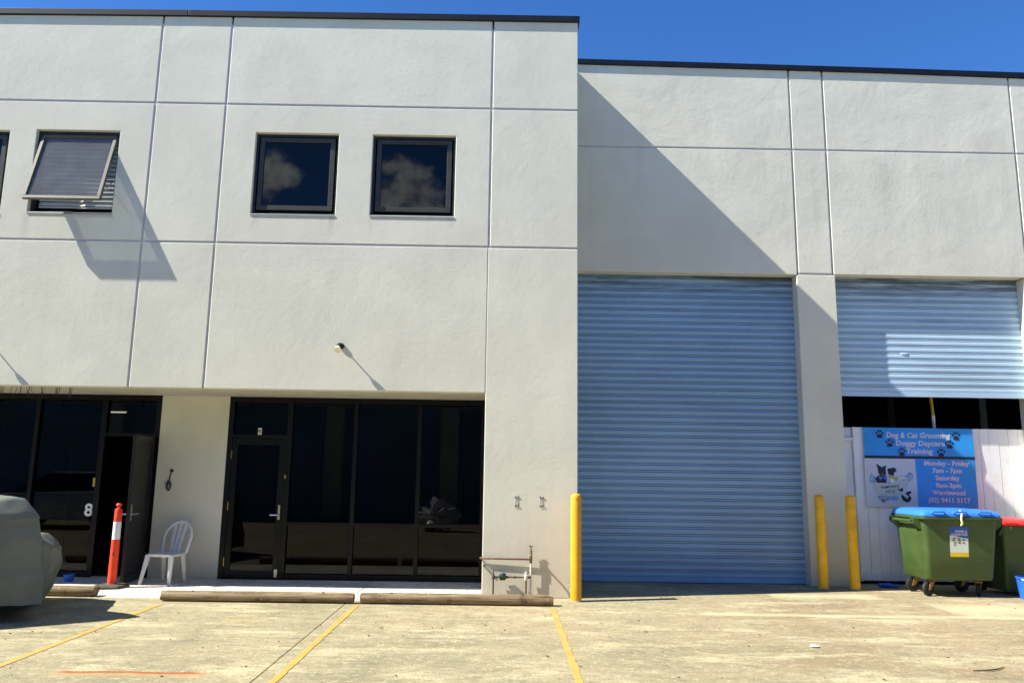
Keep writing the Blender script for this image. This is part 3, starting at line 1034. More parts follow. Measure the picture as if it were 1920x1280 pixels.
def slat_mb(x0, x1, p):
    prof = [(0.014, 0.0), (-0.0125, 0.0015), (-0.0145, p*0.08), (-0.0145, p*0.58), (-0.0125, p*0.625), (0.014, p*0.645), (0.014, p*0.715), (-0.0105, p*0.735), (-0.0105, p*0.895), (0.014, p*0.915), (0.014, p)]
    vs, fs = [], []
    for (y, z) in prof:
        vs += [(x0, y, z), (x1, y, z)]
    for i in range(len(prof)-1):
        fs.append((2*i, 2*i+1, 2*i+3, 2*i+2))
    return MB().add(vs, fs)


def roller_door(x0, x1, z0, z1, y, mat, parent, label=None):
    p = 0.1055
    g = MB().box(x0-0.002, x0+0.05, y-0.04, y+0.035, 0.006, z1)
    g.box(x1-0.05, x1+0.002, y-0.04, y+0.035, 0.006, z1)
    rd = part('roller_door', MB().box(x0, x1, y+0.05, y+0.40, z1-0.01, z1+0.03), M['frame'], parent, label=label)
    part('guide', g, mat, rd)
    br = MB().box(x0+0.052, x1-0.052, y-0.022, y+0.012, z0, z0+0.075)
    part('bottom_rail', br, mat, rd, bevel=0.004)
    off = WL[rd.name]
    me = mesh_of('slat', slat_mb(x0+0.03, x1-0.03, p), mat, Vector((off.x, 0, 0)), 35, fix=False)
    n = int((z1+0.05-(z0+0.077))/p)+1
    for k in range(n):
        share('slat', me, rd, (0, y-off.y, z0+0.077+k*p-off.z))
    return rd


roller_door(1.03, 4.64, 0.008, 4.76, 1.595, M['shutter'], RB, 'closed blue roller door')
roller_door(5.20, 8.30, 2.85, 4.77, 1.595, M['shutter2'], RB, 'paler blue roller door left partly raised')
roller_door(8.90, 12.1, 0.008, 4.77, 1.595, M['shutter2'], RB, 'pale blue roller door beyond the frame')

for (x, z, w) in ((6.42, 4.545, 0.085), (6.44, 4.325, 0.06), (6.30, 3.53, 0.07)):
    d_ = MB().blob((x, 1.582, z), (w, 0.014, 0.016), 2)
    rd2 = [o for o in kids(RB) if o.name == 'roller_door.001'][0]
    part('dent', d_, M['shutter2'], rd2, smooth=60)

# ------------------------------------------------------------------ opposite building (seen only mirrored in the glass)
OB = thing('warehouse_building', 'warehouse building across the yard, mirrored in the shopfront glass', 'building', (-2.0, -12.6, 0.0))
part('wall', MB().box(-30, 22, -13.0, -12.6, 4.3, 7.6), M['wall'], OB)
part('coping', MB().box(-30.1, 22.1, -13.05, -12.55, 7.601, 7.70), M['coping'], OB)
edges = [-30, -22, -21.4, -17.6, -17.0, -13.2, -12.6, -9.8, -9.2, -5.9, -5.3, -2.1, -1.5, 2.2, 2.8, 6.4, 7.0, 11, 11.6, 16, 16.6, 22]
for i in range(0, len(edges)-1):
    a, b = edges[i], edges[i+1]
    if b-a < 1.0:
        part('pillar', MB().box(a, b, -13.0, -12.601, 0.0, 4.299), M['wall'], OB)
    else:
        m = MB()
        k = 0
        while 0.01+k*0.1055 < 4.29:
            sm = slat_mb(a, b, 0.1055)
            m.add([(q[0], -12.85-q[1], q[2]+0.008+k*0.1055) for q in sm.v], sm.f)
            k += 1
        part('roller_door', m, M['shutter'], OB, smooth=35, fix=False)
part('roof', MB().box(-29.9, 21.9, -23.0, -13.01, 7.3, 7.4), M['roof'], OB)
part('rear_wall', MB().box(-30, 22, -23.3, -23.01, 0.0, 7.6), M['wall'], OB)

# parked car and wrapped goods on the yard (mirrored in the glass)
car = thing('parked_car', 'silver hatchback car parked across the yard, mirrored in the left shop glass', 'car', (-11.5, -8.0, 0.0))
rings = []
L = 4.2
for (u, zb, zt, hw) in ((0.0, 0.42, 0.62, 0.66), (0.03, 0.30, 0.80, 0.80), (0.25, 0.26, 0.92, 0.86), (0.5, 0.25, 0.95, 0.88), (0.8, 0.26, 0.98, 0.87), (0.97, 0.32, 0.95, 0.80), (1.0, 0.45, 0.80, 0.70)):
    x = -L/2+u*L
    rings.append([(x, -hw, zb), (x, -hw*1.0, (zb+zt)/2), (x, -hw*0.93, zt-0.03), (x, -hw*0.8, zt), (x, hw*0.8, zt), (x, hw*0.93, zt-0.03), (x, hw, (zb+zt)/2), (x, hw, zb)])
part('body', MB().loft(rings), M['carpaint'], car, smooth=50, local=True)
gh = []
for (u, z, hw) in ((0.24, 0.94, 0.76), (0.44, 1.40, 0.62), (0.74, 1.42, 0.62), (0.93, 0.97, 0.74)):
    gh.append((-L/2+u*L, z, hw))
m = MB()
pts = [(p[0], -p[2], p[1]) for p in gh] + [(p[0], p[2], p[1]) for p in gh]
m.add(pts, [(0, 3, 2, 1), (4, 5, 6, 7), (0, 1, 5, 4), (2, 3, 7, 6)])
part('window', m, M['carglass'], car, local=True)
part('roof', MB().box(-L/2+0.44*L, -L/2+0.74*L, -0.64, 0.64, 1.401, 1.45), M['carpaint'], car, bevel=0.02, local=True)
for x in (-1.3, 1.3):
    for y in (-0.80, 0.80):
        w = part('wheel', MB().lathe([(0.31, -0.09), (0.31, 0.09)], (x, y, 0.312), 20, 'y'), M['black'], car, bevel=0.02, local=True)
        part('rim', MB().lathe([(0.19, -0.10), (0.19, 0.10)], (x, y, 0.312), 16, 'y'), M['steel'], w, local=True)
for y in (-0.6, 0.6):
    part('headlight', MB().box(-L/2-0.01, -L/2+0.06, y-0.14, y+0.14, 0.62, 0.74), M['lens'], car, local=True)

tr = thing('hand_trolley', 'black two-wheeled hand trolley standing on the yard, mirrored in the shopfront', 'trolley', (-0.98, -9.65, 0.0))
m = MB()
for x in (-0.18, 0.18):
    m.tube([(x, 0.0, 0.08), (x, -0.18, 1.35)], 0.016, 8)
for z in (0.4, 0.8, 1.2):
    m.tube([(-0.18, -0.18*(z-0.08)/1.27, z), (0.18, -0.18*(z-0.08)/1.27, z)], 0.012, 6)
part('frame', m, M['black'], tr, local=True)
part('toe_plate', MB().box(-0.22, 0.22, 0.0, 0.24, 0.02, 0.035), M['black'], tr, local=True)
for x in (-0.24, 0.24):
    part('wheel', MB().lathe([(0.11, -0.025), (0.11, 0.025)], (x, -0.08, 0.112), 14, 'x'), M['black'], tr, local=True)
wr = part('wrapped_bundle', MB().blob((-1.75, -8.3, 0.36), (0.42, 0.32, 0.36), 4, 0.75, 3.1, 2.6), M['plasticwrap'], smooth=20)
tag(wr, 'heap of crumpled clear plastic wrap on the yard, mirrored in the shopfront', 'plastic wrap')

# ------------------------------------------------------------------ wheel stop logs
LOGROOT = None


def log(x0, x1, y, r, label, seed, flat=False):
    t = thing('wheel_stop_log', label, 'log', ((x0+x1)/2, y, 0.0), group='timber wheel stops along the bays')
    rnd = random.Random(seed)
    n, k = 30, 14
    rings = []
    for i in range(n+1):
        x = x0+(x1-x0)*i/n
        ring = []
        for j in range(k):
            a = 2*math.pi*j/k
            q = 1+0.07*mnoise.noise(Vector((x*1.6+seed, math.cos(a)*1.3, math.sin(a)*1.3)))+0.025*mnoise.noise(Vector((x*9+seed, a*2, 3.0)))
            if i in (0, n):
                q *= 0.94
            zz = r*q*math.sin(a)
            if flat:
                zz = min(zz, r*0.62)
            ring.append((x+rnd.uniform(-.006, .006)*(1 if i in (0, n) else 0), y+r*q*math.cos(a), r*0.97+zz+0.004))
        rings.append(ring)
    part('trunk', MB().loft(rings), M['log'], t, smooth=50)
    for bxx in (0.16, 0.84):
        x = x0+(x1-x0)*bxx
        part('bolt', MB().lathe([(0.016, 0.0), (0.016, 0.012), (0.008, 0.014)], (x, y-0.012, 2*r*0.97-(0.0 if not flat else r*0.36)-0.004), 10), M['rust'], t)
    return t


log(-4.126, -1.80, -0.60, 0.062, 'weathered round log wheel stop left of the yellow bay line at middle', 1.0)
log(-1.717, 0.628, -0.60, 0.064, 'weathered round log wheel stop in front of the water pipes', 5.0)
log(-7.3, -5.045, -0.36, 0.075, 'split pale log wheel stop beside the grey cover', 9.0, True)


# ------------------------------------------------------------------ bollards
def bollard(x, y, mat, label):
    t = thing('bollard', label, 'bollard', (x, y, 0.0), group='yellow steel bollards by the roller doors')
    part('post', MB().lathe([(0.071, 0.0), (0.071, 1.300), (0.064, 1.322), (0.045, 1.335), (0.0005, 1.340)], n=28), mat, t, smooth=40, local=True)
    part('weld_ring', MB().lathe([(0.0715, 0.0), (0.084, 0.001), (0.074, 0.014), (0.0715, 0.016)], n=28), M['ground'], t, smooth=40, local=True)
    part('cap_hole', MB().lathe([(0.006, -0.0735), (0.006, -0.068)], (0.0, 0.0, 1.265), 8, 'y'), M['ink'], t, local=True)
    return t


bollard(0.942, -0.235, M['yellow'], 'sunlit yellow bollard at the corner of the taller building')
bollard(4.640, 1.10, M['yellow_shaded_worn'], 'chipped yellow bollard nearest the closed blue roller door')
bollard(5.092, 1.09, M['yellow_shaded_worn'], 'yellow bollard beside the white hoarding and banner')

# ------------------------------------------------------------------ temporary orange post
t = thing('traffic_post', 'orange temporary bollard with a white reflective band before the open shop door', 'traffic post', (-5.215, 0.36, 0.0))
m = MB().lathe([(0.225, 0.006), (0.225, 0.030), (0.21, 0.042), (0.075, 0.055), (0.07, 0.058)], n=6)
part('base', m, M['rubber'], t, local=True, rot=(0, 0, 0.25), bevel=0.004)
part('post', MB().lathe([(0.058, 0.05), (0.056, 0.10), (0.052, 0.625), (0.048, 0.627), (0.046, 0.868), (0.048, 0.87), (0.047, 1.02), (0.040, 1.035), (0.02, 1.04), (0.018, 1.06),
                         (0.036, 1.075), (0.038, 1.09), (0.025, 1.105), (0.0005, 1.108)], n=24), M['orange'], t, smooth=40, local=True)
part('reflective_band', MB().lathe([(0.0505, 0.632), (0.0490, 0.864)], n=24), M['reflective'], t, smooth=40, local=True)
part('print_mark', MB().box(0.004, 0.020, -0.0560, -0.0535, 0.42, 0.47), M['ink'], t, local=True)


# ------------------------------------------------------------------ plastic chair
ch = thing('plastic_chair', 'white moulded plastic chair with slatted back against the shaded wall', 'chair', (-4.70, 0.81, 0.005), math.radians(-10))
SH = 0.405
m = MB()
rings = []
for (z, s) in ((SH-0.03, 0.97), (SH-0.022, 1.0), (SH, 1.0), (SH+0.006, 0.97)):
    ring = []
    for k in range(28):
        a = 2*math.pi*k/28
        ca, sa = math.cos(a), math.sin(a)
        e = 0.38
        x = 0.205*math.copysign(abs(ca)**e, ca)*s*(1.0-0.10*(1 if sa > 0 else 0)*abs(sa))
        y = 0.20*math.copysign(abs(sa)**e, sa)*s
        ring.append((x, y, z))
    rings.append(ring)
part('seat', m.loft(rings), M['whitepl'], ch, smooth=40, local=True)


def leg(x0, y0, x1, y1, w0, w1, ztop):
    m = MB()
    rings = []
    for i in range(6):
        u = i/5
        x, y, z, w = x0+(x1-x0)*u, y0+(y1-y0)*u, ztop*(1-u), w0+(w1-w0)*u
        d = w*0.72
        rings.append([(x-w, y-d, z), (x+w, y-d, z), (x+w, y+d, z), (x-w, y+d, z)])
    return m.loft(rings)


for sx, fx in ((-1, -0.235), (1, 0.205)):
    part('leg', leg(0.175*sx, -0.165, fx, -0.22, 0.032, 0.019, SH-0.005), M['whitepl'], ch, local=True, bevel=0.006)
    part('leg', leg(0.150*sx, 0.155, 0.165*sx, 0.215, 0.030, 0.019, SH-0.005), M['whitepl'], ch, local=True, bevel=0.006)


def backp(x, z):
    u = (z-SH)/0.42
    return (x, 0.175+0.11*u+0.03*u*u-0.25*x*x, z)


pts = []
for k in range(25):
    a = math.pi*k/24
    if k == 0:
        pts.append(backp(0.185, SH-0.01))
        pts.append(backp(0.20, SH+0.10))
    pts.append(backp(0.21*math.cos(a), SH+0.20+0.215*math.sin(a)))
pts.append(backp(-0.20, SH+0.10))
pts.append(backp(-0.185, SH-0.01))
bk = part('backrest', MB().tube(pts, 0.021, 8), M['whitepl'], ch, smooth=60, local=True)
for (xb, xt) in ((-0.055, -0.085), (0.0, 0.0), (0.055, 0.085)):
    m = MB()
    zt = SH+0.20+0.215*math.sqrt(max(0, 1-(xt/0.21)**2))-0.008
    rings = []
    for i in range(8):
        u = i/7
        x, z = xb+(xt-xb)*u, SH-0.005+(zt-SH+0.005)*u
        w = 0.020+0.004*u
        c = backp(x, z)
        rings.append([(c[0]-w, c[1]-0.005, c[2]), (c[0]+w, c[1]-0.005, c[2]), (c[0]+w, c[1]+0.005, c[2]), (c[0]-w, c[1]+0.005, c[2])])
    part('slat', m.loft(rings), M['whitepl'], bk, local=True, smooth=40)

# ------------------------------------------------------------------ covered vehicle
SECT = [  # stations along the cover: y, then the right-hand outline from the hem up to the crown
    (-2.80, [(-6.10, .22), (-6.10, .40), (-6.10, .60), (-6.10, .72), (-6.12, .82), (-6.16, .90), (-6.30, .98), (-6.45, 1.00), (-6.62, .98)]),
    (-2.55, [(-5.72, .20), (-5.74, .40), (-5.77, .66), (-5.78, .84), (-5.80, .97), (-5.84, 1.05), (-6.00, 1.14), (-6.18, 1.17), (-6.45, 1.16)]),
    (-2.05, [(-4.97, .17), (-5.00, .40), (-5.04, .70), (-5.07, .89), (-5.09, 1.03), (-5.12, 1.09), (-5.27, 1.235), (-5.50, 1.27), (-6.05, 1.25)]),
    (-1.90, [(-4.82, .165), (-4.85, .40), (-4.90, .70), (-4.93, .89), (-4.96, 1.03), (-4.99, 1.09), (-5.16, 1.25), (-5.41, 1.285), (-5.98, 1.26)]),
    (-1.72, [(-4.98, .15), (-5.02, .38), (-5.06, .68), (-5.07, .86), (-5.09, .98), (-5.12, 1.04), (-5.30, 1.18), (-5.50, 1.22), (-5.95, 1.20)]),
    (-1.52, [(-5.22, .13), (-5.23, .33), (-5.24, .60), (-5.23, .76), (-5.27, .82), (-5.34, .90), (-5.46, .97), (-5.62, 1.00), (-5.95, .98)]),
    (-1.15, [(-5.30, .09), (-5.27, .25), (-5.23, .50), (-5.20, .68), (-5.24, .72), (-5.38, .82), (-5.47, .84), (-5.68, .87), (-5.95, .86)]),
    (-0.80, [(-5.45, .05), (-5.39, .17), (-5.33, .40), (-5.31, .64), (-5.35, .67), (-5.49, .79), (-5.56, .80), (-5.75, .82), (-5.95, .81)]),
    (-0.62, [(-5.70, .05), (-5.66, .15), (-5.62, .35), (-5.62, .50), (-5.66, .55), (-5.72, .62), (-5.80, .64), (-5.90, .65), (-5.98, .65)]),
]
rings = []
NS, NQ = 72, 6
for i in range(NS+1):
    y = -2.80+(2.80-0.62)*i/NS
    for s0, s1 in zip(SECT[:-1], SECT[1:]):
        if s0[0]-1e-9 <= y <= s1[0]+1e-9:
            u = (y-s0[0])/(s1[0]-s0[0])
            pr_ = [(p[0]+(q[0]-p[0])*u, p[1]+(q[1]-p[1])*u) for p, q in zip(s0[1], s1[1])]
            break
    half = []
    for a, b in zip(pr_[:-1], pr_[1:]):
        for q in range(NQ):
            half.append((a[0]+(b[0]-a[0])*q/NQ, a[1]+(b[1]-a[1])*q/NQ))
    half.append(pr_[-1])
    xc = pr_[-1][0]
    ztop = max(p[1] for p in half)
    ring = []
    for side in (1, -1):
        seq = half if side == 1 else list(reversed(half[:-1]))
        for (x, z) in seq:
            hang_ = max(0.0, 1-z/ztop)
            edge = min(1.0, abs(x-xc)*3)
            # hanging folds, pulled creases and small rumples
            ph = y*17.0+3.0*mnoise.noise(Vector((y*1.4, z*1.6, 9.0)))+z*2.0
            nf = 0.020*(abs(math.sin(ph))**0.6-0.6)*min(1, hang_*2.2)
            nf += 0.045*mnoise.noise(Vector((x*1.2, y*3.2, z*1.3)))*min(1, hang_*2.5)
            cr_ = 1-abs(mnoise.noise(Vector((y*2.2+z*1.7, z*2.4-y, 4.0))))
            nf += 0.030*cr_**10*min(1, hang_*4)
            nf += 0.010*mnoise.noise(Vector((x*6, y*8, z*7)))
            if z > ztop*0.80+0.02*math.sin(y*6):
                nf += 0.016
            nz = 0.030*mnoise.noise(Vector((x*2.6, y*3.0, 7.7)))*(1-hang_) + 0.012*mnoise.noise(Vector((x*8, y*7, 1.7)))
            if hang_ > 0.82:
                nz += 0.018*mnoise.noise(Vector((y*5, 3.0*side, 2.0)))
            xx = x+nf*edge
            ring.append((xx if side == 1 else 2*xc-xx, y, z+nz))
    rings.append(ring)
cv_ = thing('covered_vehicle', 'bulky parked vehicle hidden under a grey weatherproof cover at the left edge', 'covered vehicle', (-6.0, -1.7, 0.0))
m = MB().loft(rings, caps=False, closed=False)
n0 = len(rings[0])
m.f.append(tuple(range(n0)))
m.f.append(tuple(reversed(range(NS*n0, NS*n0+n0))))
part('cover', m, M['cover'], cv_, smooth=42)
for y in (-2.2, -1.0):
    part('wheel', MB().lathe([(0.24, -0.06), (0.27, -0.03), (0.27, 0.03), (0.24, 0.06)], (-6.0, y, 0.272), 20, 'x'), M['black'], cv_, smooth=40)

# ------------------------------------------------------------------ hoarding, banner
YF = 1.74
hf = thing('hoarding', 'white vertical board hoarding filling the opening under the raised roller door', 'fence', (7.0, YF, 0.0))
x = 5.50
k = 0
bw = 0.152
bme = mesh_of('board', MB().box(0, bw-0.004, 0, 0.022, 0.05, 2.375), M['hoard'])
bme2 = mesh_of('board', MB().box(0, bw-0.004, 0.002, 0.024, 0.05, 2.375), M['hoard'])
while x < 8.5:
    o = share('board', bme if k % 3 else bme2, hf, (x-7.0, 0, 0))
    b = o.modifiers.new('edge', 'BEVEL')
    b.width = 0.0025
    b.segments = 2
    x += bw
    k += 1
part('rail', MB().box(5.5, 8.5, YF+0.03, YF+0.07, 2.20, 2.29), M['hoard'], hf)
part('rail', MB().box(5.5, 8.5, YF+0.03, YF+0.07, 0.25, 0.34), M['hoard'], hf)
part('edge_post', MB().box(5.476, 5.497, YF-0.012, YF+0.05, 0.04, 2.378), M['hoard'], hf)
part('end_board', MB().box(5.19, 5.33, YF+0.05, YF+0.07, 0.04, 2.372), M['hoard'], hf)
part('end_board', MB().box(5.338, 5.470, YF+0.045, YF+0.065, 0.04, 2.372), M['hoard'], hf)
for z in (2.17, 1.03, 0.1):
    part('hinge_rail', MB().box(5.30, 5.474, YF+0.0, YF+0.03, z, z+0.045), M['white'], hf)

BX0, BX1 = 5.625, 7.352


def wav(x, z):
    e = max(0.0, 1-abs(z-2.38)/0.45)
    a = 0.010*math.sin((x*1.0+z*1.6)*9.0)*e*max(0.15, 1-(x-BX0)*0.9)
    return a + 0.006*math.sin(x*4.1+z*3.0) + 0.004*math.sin(z*11+x*2)


def drape(mb, lift):
    mb.v = [(p[0], YF-0.034-lift+wav(p[0], p[2]), p[2]) for p in mb.v]
    return mb


def sheet(x0, x1, z0, z1, lift, nx=40, nz=24, skew=0.0):
    m = MB()
    vs = []
    for i in range(nx+1):
        for k in range(nz+1):
            z = z0+(z1-z0)*k/nz
            vs.append((x0+(x1-x0)*i/nx+skew*(z1-z), 0, z))
    m.add(vs, [(i*(nz+1)+k, (i+1)*(nz+1)+k, (i+1)*(nz+1)+k+1, i*(nz+1)+k+1) for i in range(nx) for k in range(nz)])
    return drape(m, lift)


bn = thing('banner', 'blue and white pet grooming banner with paw prints tied to the white hoarding', 'banner', (6.49, YF-0.04, 1.16))


def bpart(name, mb, mat, smooth=40, parent=None):
    return part(name, mb, mat, parent or bn, smooth=smooth, fix=False)


bpart('cloth', sheet(BX0, BX1, 1.150, 2.372, 0.0, 70, 50), M['banner'])
bpart('white_field', sheet(BX0-0.01, 6.415, 1.152, 1.892, 0.002, 30, 30), M['banner_w'])
bpart('black_stripe', sheet(BX0, BX1, 1.898, 1.938, 0.003, 60, 3), M['ink'])
S = (2.372-1.938)/340.0


def disc(cx, cz, rx, rz, rot=0.0, n=14):
    ca, sa = math.cos(rot), math.sin(rot)
    pts = []
    for k in range(n):
        a = 2*math.pi*k/n
        x, z = rx*math.cos(a), rz*math.sin(a)
        pts.append((cx+x*ca-z*sa, cz+x*sa+z*ca))
    return pts


def paw(cx, cz, s):
    m = MB()
    m.poly(disc(cx, cz-0.30*s, 0.36*s, 0.28*s), 0)
    m.poly(disc(cx-0.20*s, cz-0.40*s, 0.18*s, 0.16*s), 0.0006)
    m.poly(disc(cx+0.20*s, cz-0.40*s, 0.18*s, 0.16*s), -0.0006)
    for dx, dz, r in ((-0.44, 0.10, 0.35), (-0.16, 0.36, 0.1), (0.16, 0.36, -0.1), (0.44, 0.10, -0.35)):
        m.poly(disc(cx+dx*s, cz+dz*s, 0.12*s, 0.19*s, r), 0)
    return m


def bx_(px):      # banner picture column (0..1300 on my sketch grid) to metres
    return BX0+(px-180)/1300.0*(BX1-BX0)


def txt(s, x, z, w, h, shear=0.0, mat='print_pale', bold=0.004, rot=0.0, name='lettering'):
    return bpart(name, drape(text_mb(s, x, z, 0, w=w, h=h, shear=shear, bold=bold, rot=rot), 0.005), M[mat], 0)


txt('Dog & Cat Grooming', 6.487, 2.222, 1.02, 0.115, 0.2)
txt('Doggy Daycare', 6.515, 2.100, 0.77, 0.108)
txt('Training', 6.49, 1.978, 0.42, 0.108)
for (px, pz) in ((5.878, 2.275), (7.085, 2.262), (6.032, 2.140), (6.972, 2.130), (6.215, 2.005), (6.830, 1.998)):
    m = paw(px, pz, 0.115)
    m.v = [(p[0], YF-0.034-0.005+wav(p[0], p[2])+p[1], p[2]) for p in m.v]
    bpart('paw_print', m, M['ink'], 0)
for s, zz, w in (('Monday - Friday', 1.800, 0.70), ('7am - 7pm', 1.688, 0.46), ('Saturday', 1.575, 0.38), ('9am-3pm', 1.462, 0.40), ('Warriewood', 1.352, 0.52), ('(02) 9411 3117', 1.236, 0.66)):
    txt(s, 6.905, zz, w, 0.098)

# printed emblem: two dogs in a tub and a cat
EX0, EX1, EZ0, EZ1 = 5.618, 6.43, 1.165, 1.885


def ep(px, pz):
    return (EX0+px/1380.0*(EX1-EX0), EZ1-pz/1280.0*(EZ1-EZ0))


def art(pts, mat, lift, name='printed_shape'):
    m = MB()
    m.poly([ep(*p) for p in pts], 0)
    drape(m, lift)
    return bpart(name, m, M[mat], 0)


def edisc(cx, cz, rx, rz, rot=0.0, n=16):
    return disc(cx, cz, rx, rz, rot, n)


art([(150, 380), (200, 430), (330, 520), (600, 560), (860, 480), (1080, 430), (1180, 340), (1280, 400), (1260, 510), (1150, 600), (900, 560), (600, 660), (300, 640), (120, 680), (90, 560)], 'print_wash', 0.0035, 'printed_splash')
art([(290, 1030), (420, 970), (640, 1010), (780, 970), (860, 1040), (800, 1120), (640, 1110), (430, 1160), (350, 1120)], 'print_wash', 0.0035, 'printed_splash')
art([(150, 650), (500, 670), (900, 600), (1120, 540), (1110, 700), (1000, 880), (900, 960), (600, 985), (300, 950), (190, 820)], 'print_tub', 0.0045, 'printed_tub')
art([(300, 140), (345, 150), (450, 225), (520, 185), (575, 170), (545, 250), (545, 400), (500, 470), (400, 470), (345, 380), (335, 240)], 'ink', 0.0055, 'printed_dog')
art([(340, 440), (500, 470), (560, 430), (540, 650), (310, 650), (255, 550)], 'ink', 0.0055, 'printed_dog')
art([(330, 450), (460, 500), (560, 440), (560, 580), (450, 520), (380, 580)], 'print_blue', 0.0065, 'printed_scarf')
art(edisc(450, 425, 28, 34), 'print_red', 0.0065, 'printed_tongue')
art([(600, 260), (780, 228), (850, 295), (800, 300), (830, 350), (770, 350), (740, 460), (610, 420), (590, 300)], 'ink', 0.0055, 'printed_dog')
art([(640, 520), (760, 560), (740, 640), (660, 640)], 'white', 0.0055, 'printed_chest')
art([(610, 430), (720, 475), (830, 490), (860, 550), (800, 580), (700, 510), (610, 520)], 'print_yellow', 0.0065, 'printed_scarf')
art([(790, 800), (880, 815), (960, 770), (975, 860), (920, 880)], 'ink', 0.0058, 'printed_cat')
art([(930, 940), (1000, 1010), (1080, 1080), (1110, 1000), (1030, 940), (1060, 880), (1190, 860), (1170, 930), (1120, 950), (1185, 1050), (1140, 1140), (1060, 1170), (960, 1120), (920, 1040)], 'ink', 0.0058, 'printed_cat')
art(edisc(440, 1135, 60, 40, 0.4), 'print_red', 0.0045, 'printed_bubble')
for s, px, pz, w in (("PAMPAW'S", 640, 790, 480), ('PALS', 640, 910, 230)):
    q = ep(px, pz)
    txt(s, q[0], q[1], w/1380*(EX1-EX0), 0.058, 0.1, 'ink', 0.001, 0.10, 'emblem_lettering')

# pole seen through the gap over the hoarding
pp = thing('yellow_pole', 'thin yellow pole standing inside the dark gap above the banner', 'pole', (6.90, 1.98, 0.006))
part('shaft', MB().tube([(6.95, 1.98, 0.006), (6.90, 1.98, 2.65), (6.88, 1.98, 3.1)], 0.022, 10), M['poleY'], pp, smooth=40)
part('white_sleeve', MB().tube([(6.912, 1.976, 2.0), (6.902, 1.976, 2.6)], 0.0255, 10), M['white'], pp, smooth=40)


# ------------------------------------------------------------------ bins
def rrect(x0, x1, y0, y1, r, z, n=5):
    pts = []
    for cx, cy, a0 in ((x1-r, y1-r, 0), (x0+r, y1-r, 90), (x0+r, y0+r, 180), (x1-r, y0+r, 270)):
        for k in range(n+1):
            a = math.radians(a0+90*k/n)
            pts.append((cx+r*math.cos(a), cy+r*math.sin(a), z))
    return pts


bin1 = thing('wheelie_bin', 'large green four-wheeled bin with a blue lid in front of the banner', 'bin', (6.30, 0.82, 0.0))
bin1_x = 6.30


def wb(name, mb, mat, parent=None, **kw):
    return part(name, mb, mat, parent or bin1, **kw)


rings = [rrect(5.845, 6.735, 0.50, 1.14, 0.06, 0.225), rrect(5.825, 6.755, 0.475, 1.165, 0.07, 0.255), rrect(5.808, 6.79, 0.45, 1.20, 0.07, 0.62),
         rrect(5.79, 6.825, 0.42, 1.235, 0.07, 1.00), rrect(5.79, 6.83, 0.418, 1.237, 0.07, 1.055)]
body = wb('body', MB().loft(rings), M['bin'], smooth=50)
rings = [rrect(5.765, 6.86, 0.392, 1.262, 0.06, 1.040), rrect(5.745, 6.885, 0.370, 1.284, 0.06, 1.050), rrect(5.745, 6.885, 0.370, 1.284, 0.06, 1.078), rrect(5.765, 6.86, 0.392, 1.262, 0.06, 1.085)]
wb('rim', MB().loft(rings), M['bin'], body, smooth=40)
rings = [rrect(5.755, 6.868, 0.380, 1.275, 0.06, 1.087), rrect(5.755, 6.868, 0.380, 1.275, 0.06, 1.105), rrect(5.775, 6.845, 0.405, 1.26, 0.07, 1.145), rrect(5.83, 6.79, 0.47, 1.21, 0.08, 1.172), rrect(5.92, 6.70, 0.56, 1.14, 0.08, 1.180)]
lid = wb('lid', MB().loft(rings), M['lid'], smooth=35)
for x in (5.98, 6.28, 6.62):
    m = MB()
    m.tube([(x-0.09, 0.395, 1.128), (x-0.08, 0.365, 1.150), (x+0.08, 0.365, 1.150), (x+0.09, 0.395, 1.128)], 0.013, 8)
    wb('lid_handle', m, M['lid'], lid, smooth=40)
# lifting brackets on the two ends
for sx, xa in ((-1, 5.79), (1, 6.835)):
    for y in (0.50, 1.08):
        m = MB()
        m.box(min(xa, xa+sx*0.10), max(xa, xa+sx*0.10), y, y+0.10, 0.985, 1.045)
        m.add([(xa, y, 0.90), (xa, y+0.10, 0.90), (xa+sx*0.10, y+0.10, 0.984), (xa+sx*0.10, y, 0.984), (xa, y+0.10, 0.984), (xa, y, 0.984)],
              [(0, 1, 2, 3), (0, 3, 5), (1, 4, 2), (3, 2, 4, 5)])
        wb('lifting_bracket', m, M['bin'])
    m = MB().tube([(xa+sx*0.075, 0.605, 1.01), (xa+sx*0.075, 1.075, 1.01)], 0.022, 10)
    wb('lifting_bar', m, M['bin'], smooth=40)
    m = MB()
    for y in (0.525, 1.105):
        m.box(xa+sx*0.101-0.001, xa+sx*0.101+0.001, y, y+0.05, 1.0, 1.03)
    wb('bracket_socket', m, M['ink'])


def castor(x, y, rz):
    r = 0.098
    c = part('castor', MB().lathe([(0.055, 0.0), (0.055, 0.012), (0.03, 0.03), (0.03, 0.045)], (0, 0, 0.183), 14).box(-0.055, 0.055, -0.035, 0.035, 0.212, 0.224),
             M['tan'], bin1, local=True, loc=Vector((x, y, 0))-WL[bin1.name], rot=(0, 0, rz))
    f = MB()
    for s in (-1, 1):
        yy = s*0.034
        f.add([(-0.045, yy-0.003, 0.185), (0.045, yy-0.003, 0.185), (0.085, yy-0.003, 0.085), (0.045, yy-0.003, 0.085),
               (-0.045, yy+0.003, 0.185), (0.045, yy+0.003, 0.185), (0.085, yy+0.003, 0.085), (0.045, yy+0.003, 0.085)],
              [(0, 1, 2, 3), (7, 6, 5, 4), (0, 4, 5, 1), (1, 5, 6, 2), (2, 6, 7, 3), (3, 7, 4, 0)])
    part('fork', f, M['tan'], c, local=True)
    part('wheel', MB().lathe([(r-0.012, -0.026), (r, -0.018), (r, 0.018), (r-0.012, 0.026)], (0.05, 0, r+0.001), 20, 'y'), M['black'], c, local=True, smooth=40)


